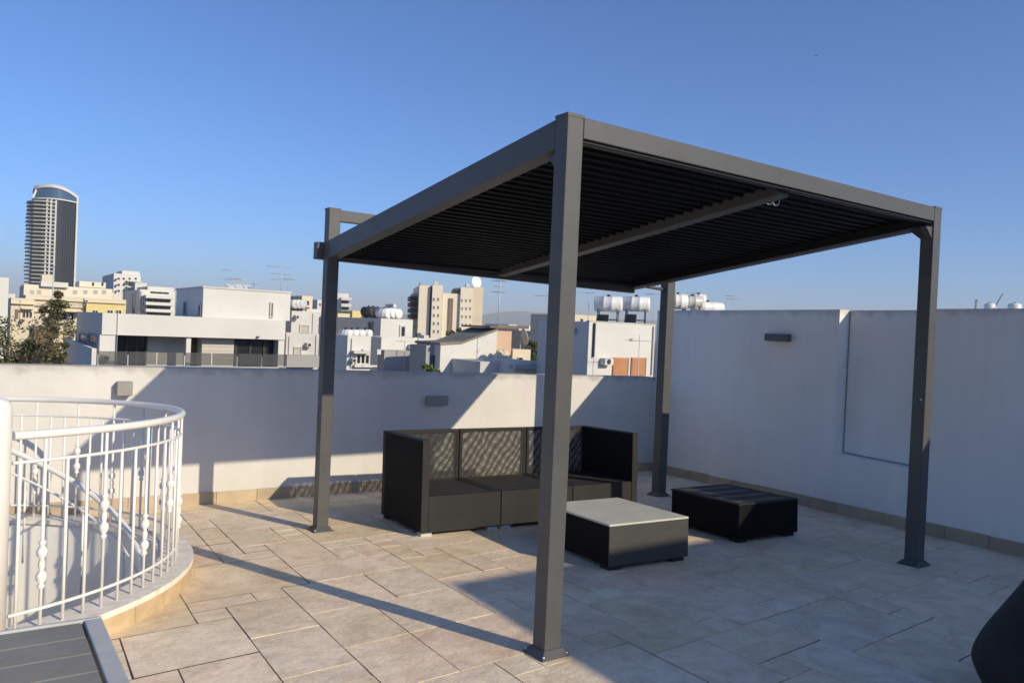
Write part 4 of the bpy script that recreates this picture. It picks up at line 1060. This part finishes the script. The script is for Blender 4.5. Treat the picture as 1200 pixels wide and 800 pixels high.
tank(745.5, 357, 17.1, .52, .86, 'big white water tank on its iron stand, right one beside the rear post', az=-48, zb=z-.15)
antenna(747.5, 441, 393, 14.5, 'cross shaped aerial standing before the orange shutters', ((.16, .75, 9, 2),), .012, -1.5)
antenna(689, 378, 343, 17.5, 'thin bare mast just right of the front post', ((.0, .12, 2, 0),), .012, z)
antenna(643, 380, 345, 19, 'aerial with a long boom half hidden by the front post', ((.06, 1.0, 8, 175),), .012, -1)
antenna(765, 378, 343, 17.3, 'thin mast beside the right water tank', ((.05, .25, 3, 30),), .012, z)
antenna(735, 378, 362, 17.6, 'short pipe mast between the two big water tanks', ((.05, .2, 2, 80),), .014, z)
b = Bld('town_house', 'far cream roofs seen under the two big water tanks', 674, 700, 370, 45, 6, M['bcream'])
b.win(680, 374, 683, 378)
# ---- things showing over the tall wall
Z0 = 1.45
def back_roof(name, x0, x1, Y, label, zt):
    a, c = on_y(x0, 363, Y+1.6).x, on_y(x1, 363, Y).x
    e = empty(name, ((a+c)/2, Y+.8, GZ), label, 'building'); MB().box(a, c, Y, Y+1.6, GZ, zt).build('wall', M['bwhite'], e)
back_roof('town_house', 791, 880, 18, 'white house hidden behind the tall wall, its roof tanks showing', 1.75)
tank(794, 354, 18.9, .60, .68, 'upright white tank touching the rear right post', az=-35, zb=1.75, panel=False)
tank(811, 354.5, 18.7, .48, .75, 'dark banded water tank showing over the wall', az=-40, zb=1.75, m='grey_metal', panel=False)
tank(818, 352.5, 19.0, .5, .55, 'white tank end behind the dark banded tank', az=-60, zb=1.75, panel=False)
tank(829, 361, 18.5, .46, 1.25, 'grey flat lying tank low over the tall wall', az=-20, zb=1.75, m='tankwhite', panel=False)
antenna(800, 372, 325, 19.2, 'thin pole rising behind the rear right post', ((.0, .05, 2, 0),), .008, 1.5)
antenna(812.5, 362, 343, 18.7, 'small spike on the dark banded tank', ((.0, .06, 2, 0),), .01, 1.9)
antenna(857, 372, 347, 18.6, 'spidery wire aerial left over the tall wall', ((.0, .42, 4, 50), (.11, .42, 4, 140)), .007, 1.5)
antenna(861.5, 372, 346, 18.9, 'spidery wire aerial right over the tall wall', ((.03, .4, 4, 95), (.17, .35, 3, 20)), .007, 1.5)
xw = on_y(1160, 363, 3).x
e = empty('town_house', (xw+1.2, 3.5, GZ), 'white house hidden behind the tall wall at the right edge, tank tops showing', 'building')
MB().box(xw-.6, xw+4, 1.2, 6.5, GZ, 1.93).build('wall', M['bwhite'], e)
for i, (px, Yk) in enumerate(((1160, 4.6), (1189, 4.4))):
    q = on_y(px, 362, Yk); e = empty('domed_tank', (q.x, Yk, 1.93), ['low white domed tank over the wall, second from the right edge', 'low white domed tank over the wall, at the right edge'][i], 'water tank', 'domed tanks over the wall')
    r_ = .105 if i == 0 else .125; zt = on_y(px, 356, Yk).z
    MB().lathe((q.x, Yk, 1.93), [(r_, 0), (r_, zt-1.93-.05), (r_*.85, zt-1.93-.015), (r_*.5, zt-1.93+.003), (.03, zt-1.93+.008)], 18).build('tank', M['tankwhite'], e)
    MB().lathe((q.x, Yk, zt+.006), [(.03, 0), (.03, .012), (.012, .016)], 8).build('cap', M['iron'], e)
q = on_y(1143, 364, 4.5)
e = empty('vent_pipe', (q.x, 4.5, 1.93), 'bent grey pipe hook showing over the tall wall at right', 'pipe')
zt = on_y(1143, 352, 4.5).z
for i, dx in enumerate((-.022, .022)): MB().tube([(q.x+dx, 4.5, 1.93), (q.x+dx, 4.5, zt-.02), (q.x+dx+.01, 4.5, zt), (q.x+dx+.035, 4.5, zt), (q.x+dx+.042, 4.5, zt-.02)], .006, 6).build('pipe', M['iron'], e)
q = on_y(1170, 352, 4.5); q0 = on_y(1165, 362, 4.5)
e = empty('slanted_rod', (q0.x, 4.5, 1.93), 'short slanted grey rod between the two domed tanks', 'rod')
MB().tube([(q0.x-.02, 4.5, 1.93), (q0.x, 4.5, q0.z), (on_y(1175, 345, 4.5).x, 4.5, on_y(1175, 345, 4.5).z)], .009, 6).build('rod', M['iron'], e)

# ---- left: tower, cream blocks, tree
def tower():
    Y = 400; c = on_y(58, 330, Y); X = c.x; s = (c-CAM).length/FPX
    zt = on_y(58, 222, Y).z; zl = on_y(38, 218.5, Y).z; zr = on_y(88, 231, Y).z
    e = empty('tower', (X, Y+8, GZ), 'curved dark glass high rise with white balcony slabs and a slanting crown, far left', 'skyscraper')
    U = lambda px: on_y(px, 330, Y).x
    def curve(x0, x1, bulge, n=14): return [(x0+(x1-x0)*k/n, Y-bulge*math.sin(math.pi*k/n)) for k in range(n+1)]
    back = Y+16
    zc = on_y(60, 236, Y).z
    body = [q for q in curve(U(34), U(87), 5)] + [(U(87), back), (U(34), back)]
    MB().prism(body, GZ, zc).build('facade', M['glass'], e)
    # mullion lines on the dark glass
    m = MB()
    for k in range(9):
        px = 63.5+k*2.9; x = U(px); yy = Y-5*math.sin(math.pi*(px-34)/53); m.box(x-.12, x+.12, yy-.35, yy+.2, GZ, zc-.3)
    m.build('mullions', M['iron'], e)
    # pale columns beside the glass
    m = MB()
    for px in (51.5, 56, 61.5):
        x = U(px); yy = Y-5*math.sin(math.pi*(px-34)/53); m.box(x-.32, x+.32, yy-.9, yy+.3, GZ, zc-.2)
    m.build('columns', M['bwhite2'], e)
    nf = 23
    for k in range(nf):
        z = zc-1.5-k*(zc-on_y(58, 338, Y).z)/nf
        yo = 4.2
        P = [(U(28.5+.5*math.sin(k)), Y+9), (U(29), Y+.5), (U(36), Y-4.2), (U(46), Y-6.2), (U(50.5), Y-6.5), (U(50.5), Y), (U(34), Y+9)]
        o = MB().prism(P, z, z+.5).build('balcony', M['towerslab'], e)
        MB().box(U(51.8), U(61.2), Y-5.9, Y-5.2, z+.1, z+.5).build('spandrel', M['bwhite2'], o)
    x = U(87.3); MB().box(x-.35, x+.35, Y-1, back, GZ, zr).build('fin', M['bwhite'], e)
    # slanting crown of blue glass with a white rim
    cr = [(U(38), Y)] + curve(U(38), U(88), 5.5)[1:] + [(U(88), back), (U(38), back)]
    def zf(x, y):
        t = (x-U(38))/(U(88)-U(38)); return zl+(zr-zl)*t + 2.0*math.sin(math.pi*max(0, min(1, t)))**.7
    MB().prism(cr, zc+.6, lambda x, y: zf(x, y)-1.4).build('crown', M['glassblue'], e)
    rim = [(U(36.5), Y+.5)] + [(x, y-.4) for x, y in curve(U(37), U(88.5), 5.7)[1:]] + [(U(88.5), back+.3), (U(36.5), back+.3)]
    MB().prism(rim, lambda x, y: zf(x, y)-1.38, lambda x, y: zf(x, y)).build('crown_rim', M['bwhite'], e)
    MB().prism(rim, zc+.05, zc+.58).build('crown_base', M['bwhite'], e)
    m = MB(); a, b_ = U(34), U(38); m.hexa([(a, Y-.5, zc+.6), (a+.8, Y-.5, zc+.6), (a+.8, Y+.5, zc+.6), (a, Y+.5, zc+.6), (b_, Y-.5, zl-1.4), (b_+.8, Y-.5, zl-1.4), (b_+.8, Y+.5, zl-1.4), (b_, Y+.5, zl-1.4)])
    m.build('strut', M['bwhite'], e)
tower()
def windows_row(b, xs, y0, y1, w, m='glass', **k):
    for x in xs: b.win(x-w/2, y0, x+w/2, y1, m, sill=False, **k)
b = Bld('apartment_block', 'long cream block of flats below the tower, with a yellow bay', 30, 148, 349, 75, 14, M['bcream'], rim=.6)
for k in range(3): b.part('cornice', M['bbeige2'], 30, 353+k*7, 148, 354+k*7, -.25, -.01)
b.part('yellow_bay', M['byellow'], 101, 357.5, 146, 378, -.9, 0); b.Y = 74.1
windows_row(b, (111.5, 129, 139), 364, 370, 7, nx=2); b.Y = 75
windows_row(b, (46, 56, 86, 94), 356.5, 361, 6, 'curtain'); windows_row(b, (75, 84, 93), 366, 376, 5)
b.part('balcony', M['bcream'], 64, 364, 97, 366, -1.3, 0)
b = Bld('apartment_block', 'upper cream storey with recessed balconies, set back below the tower', 28, 132, 336.5, 95, 12, M['bbeige'], rim=.5)
windows_row(b, (38, 46, 66, 88, 100, 112, 122), 340.5, 345, 5, 'curtain')
b.part('roof_cabin', M['bcream'], 49, 323, 63, 338, 3, 7); b.part('white_ledge', M['bwhite'], 48, 331, 80, 337, -.5, 2); b.part('cabin', M['bbeige'], 93, 331, 124, 337.5, 4, 9)
windows_row(b, (109, 120), 331.5, 336, 3)
b = Bld('apartment_block', 'cream house with three dark windows in a row, behind the tree at left', 13, 40.5, 350, 45, 8, M['bcream'], rim=.5)
windows_row(b, (28.2, 32.2, 36.2), 366, 372.5, 2.8); b.part('window_ledge', M['bcream'], 25.5, 361.5, 39, 363, -.4, 0)
b.part('balcony_recess', M['bbrown'], 17.5, 363, 21.5, 374, -.04, -.005); b.part('cornice', M['bbeige2'], 13, 356, 40.5, 357, -.2, -.01)
b = Bld('town_house', 'plain beige windowless wall of a house, left of the villa', 63, 90, 377, 38, 6, M['bcream'])
b.part('ledge', M['bbeige2'], 63, 400.5, 90, 402, -.3, -.01); b.part('string_course', M['bbeige2'], 63, 389, 90, 389.8, -.08, -.01)
b.part('lower_front', M['bwhite'], 61, 405.5, 73, 428, -.5, -.02); b.Y = 37.5; b.win(62, 408, 66, 415, sill=False); b.win(66.5, 418, 70, 424, sill=False)
b = Bld('end_wall', 'bright plain white wall cut by the left edge of the photo', -12, 10.5, 325.5, 30, 5, M['bwhite'])
b = Bld('town_house', 'narrow brown shaded house between tree and beige wall', 40, 61, 385, 34, 4, M['bbrown'])
b = Bld('flat_block', 'far tall white block with stepped roof, between tower and villa', 133.5, 165, 322, 170, 18, M['bwhite'])
b.part('roof_cabin', M['bwhite'], 143, 318.5, 164, 322.5, 2, 10)
windows_row(b, (139, 145, 152, 159), 326, 328.5, 3, 'glass'); windows_row(b, (139, 145, 152, 159), 333, 336, 3); windows_row(b, (139, 145, 152, 159), 340, 343, 3)
for k in range(3): b.part('balcony', M['bwhite2'], 149, 329.5+k*7, 166, 331+k*7, -1.5, 0)
b.part('stepped_wing', M['bwhite'], 158, 332, 172, 360, -3, 0)
b = Bld('flat_block', 'nearer white block with three balcony bands, left of the villa upper storey', 164, 205.5, 341, 85, 12, M['bwhite'], rim=.4)
for k in range(3):
    b.part('balcony', M['bwhite'], 171, 347+k*8, 205, 350.5+k*8, -1.6, 0); b.win(172, 351+k*8, 200, 354.6+k*8, sill=False, nx=4)
b.winl(155.5, 345, 158.5, 368); b.part('roof_cabin', M['bwhite'], 173, 337, 204, 341.5, 2, 9); b.win(176, 342.5, 198, 345, sill=False, nx=3)
for i, a in enumerate(((10, 18, 345, 140, 'far small white house over the left edge cream roofs'), (125, 134, 343, 150, 'far white gable between cream block and white flats'), (372, 380, 352, 140, 'far cream block half hidden by the left post'), (440, 462, 366, 170, 'far low pale houses under the hills'))):
    b = Bld('town_house', a[4], a[0], a[1], a[2], a[3], 10, M['bcream' if i % 2 else 'bwhite']); b.win(a[0]+2, a[2]+4, a[0]+4, a[2]+7, sill=False)
tree('feathery_tree', 14, 352+26, 19, 1.75, 2.6, 'feathery dark green tree over the parapet at the left edge', 'tree', 'leaf', 46, 170, .05, seed=3, trunk_r=.13, spread=.66)
tree('feathery_tree', 66, 343, 20.5, .75, 2.2, 'slender leaning olive green tree beside the beige wall', 'tree', 'leaf', 44, 110, .045, seed=9, lean=.8, trunk_r=.05, spread=.40)
antenna(62, 345, 311, 40, 'thin pole rising before the foot of the tower', ((.0, .1, 2, 0),), .03, 0)
# clutter that belongs to the houses: air conditioners, pipes, roof boxes
def by_label(t):
    for o in bpy.data.objects:
        if t in o.get('label', ''): return o
def clutter(t, items):
    e = by_label(t); off = ORG[e.name]; rot = e.rotation_euler.to_matrix(); inv = rot.transposed(); O = e.location - rot @ off
    for nm, m, x0, y0, x1, y1, Y, d in items:
        def h(x, y):
            o = inv @ (CAM-O); r_ = inv @ ray(x, y); return o + r_*((Y-o.y)/r_.y)
        a, b_ = h(x0, (y0+y1)/2).x, h(x1, (y0+y1)/2).x; c, t_ = h((x0+x1)/2, y1).z, h((x0+x1)/2, y0).z
        p = MB().box(a, b_, Y-d, Y-.004, c, t_).build(nm, M[m], e, bevel=.01 if d > .1 else 0)
        if nm == 'air_conditioner':
            w = (b_-a); MB().tube([((a+b_)/2-.06*w, Y-d-.012, (c+t_)/2), ((a+b_)/2-.06*w, Y-d+.01, (c+t_)/2)], min(w, t_-c)*.38, 12).build('fan_grille', M['iron'], p)
clutter('lower white block of an old house', [('air_conditioner', 'bwhite', 357, 402, 363, 407, 27, .3), ('pipe', 'grey_metal', 369.5, 393, 370.3, 430, 27, .06), ('pipe', 'grey_metal', 338, 395, 338.8, 420, 27, .05)])
clutter('upper white block of an old house', [('air_conditioner', 'bwhite2', 344, 370, 348.5, 374, 29, .3), ('pipe', 'grey_metal', 366, 368, 366.7, 391, 29, .05)])
clutter('long white band', [('wall_spot', 'iron', 300.5, 394.5, 303, 396.2, 25, .1), ('pipe', 'grey_metal', 136.8, 366, 137.2, 428, 25, .05), ('air_conditioner', 'bwhite', 119.5, 416, 127, 422.5, 25.05, .3)])
clutter('small white house with a sliding window', [('pipe', 'grey_metal', 411, 397, 411.8, 432, 20, .05), ('air_conditioner', 'bwhite', 409.5, 420, 414.5, 425, 20, .25)])
clutter('long low white house', [('air_conditioner', 'bwhite', 478, 404, 485, 410, 26, .3), ('pipe', 'bgrey', 489, 398, 489.8, 412, 26, .06), ('air_conditioner', 'bwhite2', 488, 416, 494, 421.5, 25.4, .3), ('roof_box', 'bwhite2', 489, 393, 495, 397, 26.9, .6)])
clutter('orange shutters and two big', [('pipe', 'bgrey', 763.5, 383, 764.4, 440, 16, .05), ('air_conditioner', 'bwhite', 703, 420, 713, 428, 16, .25), ('vent', 'bgrey', 738, 397, 741, 400, 16, .03)])
clutter('long cream block of flats', [('air_conditioner', 'bwhite2', x, y, x+4, y+3.2, 75, .5) for x, y in ((36, 361), (68, 370), (79, 370), (50, 366), (99, 352))] + [('pipe', 'bbeige2', x, 350, x+.7, 378, 75, .2) for x in (60, 98)])
clutter('cream house with three dark windows', [('air_conditioner', 'bwhite2', 24, 374, 28, 377.5, 45, .35), ('pipe', 'bbeige2', 23.5, 352, 24.2, 385, 45, .08)])
clutter('plain beige windowless wall', [('pipe', 'bbeige2', 75, 378, 75.6, 405, 38, .1), ('air_conditioner', 'bwhite2', 83, 392, 87.5, 396, 38, .35)])
clutter('nearer white block with three', [('air_conditioner', 'bwhite2', 166, 347+k*8, 169.5, 350+k*8, 85, .5) for k in range(3)] + [('pipe', 'bgrey', 164.6, 342, 165.2, 370, 85, .15)])
clutter('far tall white block with stepped', [('air_conditioner', 'bgrey', 135, 327+k*7, 137, 329+k*7, 170, .7) for k in range(3)])
clutter('tall beige block of flats', [('roof_box', 'bwhite2', 545, 333.5, 549, 337.5, 112, 1.2), ('roof_box', 'bgrey', 491, 332, 494, 335, 112, 1.2), ('roof_box', 'bwhite2', 508, 331, 513, 334.5, 112, 1)])

# a small bird in the sky
q = on_y(956.5, 66.5, 60); e = empty('bird', q, 'tiny dark bird high in the clear sky at right', 'bird')
m = MB(); m.tube([q+Vector((-.16, 0, 0)), q+Vector((-.08, 0, .01)), q+Vector((.06, 0, .01)), q+Vector((.13, 0, 0))], [.01, .04, .045, .012], 8)
for s_ in (-1, 1): m.extr([q+Vector((.06, .03*s_, .02)), q+Vector((.02, .22*s_, .09)), q+Vector((-.06, .42*s_, .05)), q+Vector((-.05, .2*s_, .07)), q+Vector((-.06, .03*s_, .02))], (0, 0, .01))
m.build('body', M['iron'], e)

# ---- ground, hills, haze
m = MB(); S = 9000
k = len(m.v); m.v += [Vector(q) for q in ((-S, -S, GZ), (S, -S, GZ), (S, S, GZ), (-S, S, GZ))]; m.face((k, k+1, k+2, k+3))
tag(m.build('ground', M['asphalt']), kind='structure')
def hills():
    rnd = random.Random(4); m = MB(); D = 4200; n = 220
    rows = []
    def ridge(t):
        return 95 + 26*math.sin(t*5.1+.4) + 16*math.sin(t*13.7+1.2) + 9*math.sin(t*31+.5) + 5*math.sin(t*67+2) + rnd.uniform(-2.5, 2.5)
    for i in range(n+1):
        t = -1.3+2.9*i/n; az = .60+t*.9; h = ridge(t); d = D+260*math.sin(t*4)
        r_ = []
        for f, hh in ((0, 0), (250, .34), (480, .62), (700, .9), (840, 1), (1100, .7), (1700, 0)):
            dd = d+f+rnd.uniform(-40, 40); z = GZ-2+ (h+10)*hh*(1+(rnd.uniform(-.09, .09) if 0 < hh < 1 else 0))
            r_.append(len(m.v)); m.v.append(Vector((CAM.x+dd*math.sin(az), CAM.y+dd*math.cos(az), z)))
        rows.append(r_)
    for i in range(n):
        for k in range(6): m.face((rows[i][k], rows[i][k+1], rows[i+1][k+1], rows[i+1][k]), 0, 0, True)
    tag(m.build('hills', M['hill']), kind='structure')
hills()
HAZE = True
if HAZE:
    hz = MB().box(-8800, 8800, -8800, 8800, GZ-3, 190).build('haze', bpy.data.materials.new('haze_air'))
    hm = hz.data.materials[0]; hm.use_nodes = True; nt = hm.node_tree; nt.nodes.clear()
    out = nt.nodes.new('ShaderNodeOutputMaterial'); pv = nt.nodes.new('ShaderNodeVolumePrincipled')
    pv.inputs['Color'].default_value = (.92, .96, 1, 1); pv.inputs['Density'].default_value = .00026; pv.inputs['Anisotropy'].default_value = 0
    nt.links.new(pv.outputs[0], out.inputs['Volume']); hm.cycles.homogeneous_volume = True if hasattr(hm.cycles, 'homogeneous_volume') else None
    tag(hz, kind='stuff')

# ------------------------------------------------------------------ light
TAN = .352                                   # sun azimuth from the post shadows
sd = Vector((TAN, -1, 0)).normalized(); EL = math.atan(.467)
S = Vector((sd.x*math.cos(EL), sd.y*math.cos(EL), math.sin(EL)))
sun = bpy.data.objects.new('sun', bpy.data.lights.new('sun', 'SUN')); col.objects.link(sun)
sun.data.energy = 3.35; sun.data.angle = R(.5); sun.data.color = (1, .86, .62)
sun.rotation_euler = S.to_track_quat('Z', 'Y').to_euler(); sun.location = (0, -20, 20)
wd = bpy.data.worlds.new('World'); scn.world = wd; wd.use_nodes = True
nt = wd.node_tree; sk = nt.nodes.new('ShaderNodeTexSky'); sk.sky_type = 'NISHITA'; sk.sun_disc = False
sk.sun_elevation = EL; sk.sun_rotation = math.atan2(S.x, S.y); sk.altitude = 100; sk.air_density = .82; sk.dust_density = 1.0; sk.ozone_density = 9.5
bg = nt.nodes['Background']; bg.inputs['Strength'].default_value = .118
nt.links.new(sk.outputs[0], bg.inputs['Color'])

# ------------------------------------------------------------------ camera
cd = bpy.data.cameras.new('camera'); co = bpy.data.objects.new('camera', cd); col.objects.link(co)
co.matrix_world = Matrix(((CR.x, CU.x, -CF.x, CAM.x), (CR.y, CU.y, -CF.y, CAM.y), (CR.z, CU.z, -CF.z, CAM.z), (0, 0, 0, 1)))
cd.sensor_width = 36; cd.lens = FPX/1200*36; cd.clip_end = 30000; cd.clip_start = .05
scn.camera = co
scn.view_settings.view_transform = 'Standard'; scn.view_settings.look = 'None'
scn.view_settings.exposure = .5; scn.view_settings.gamma = 1
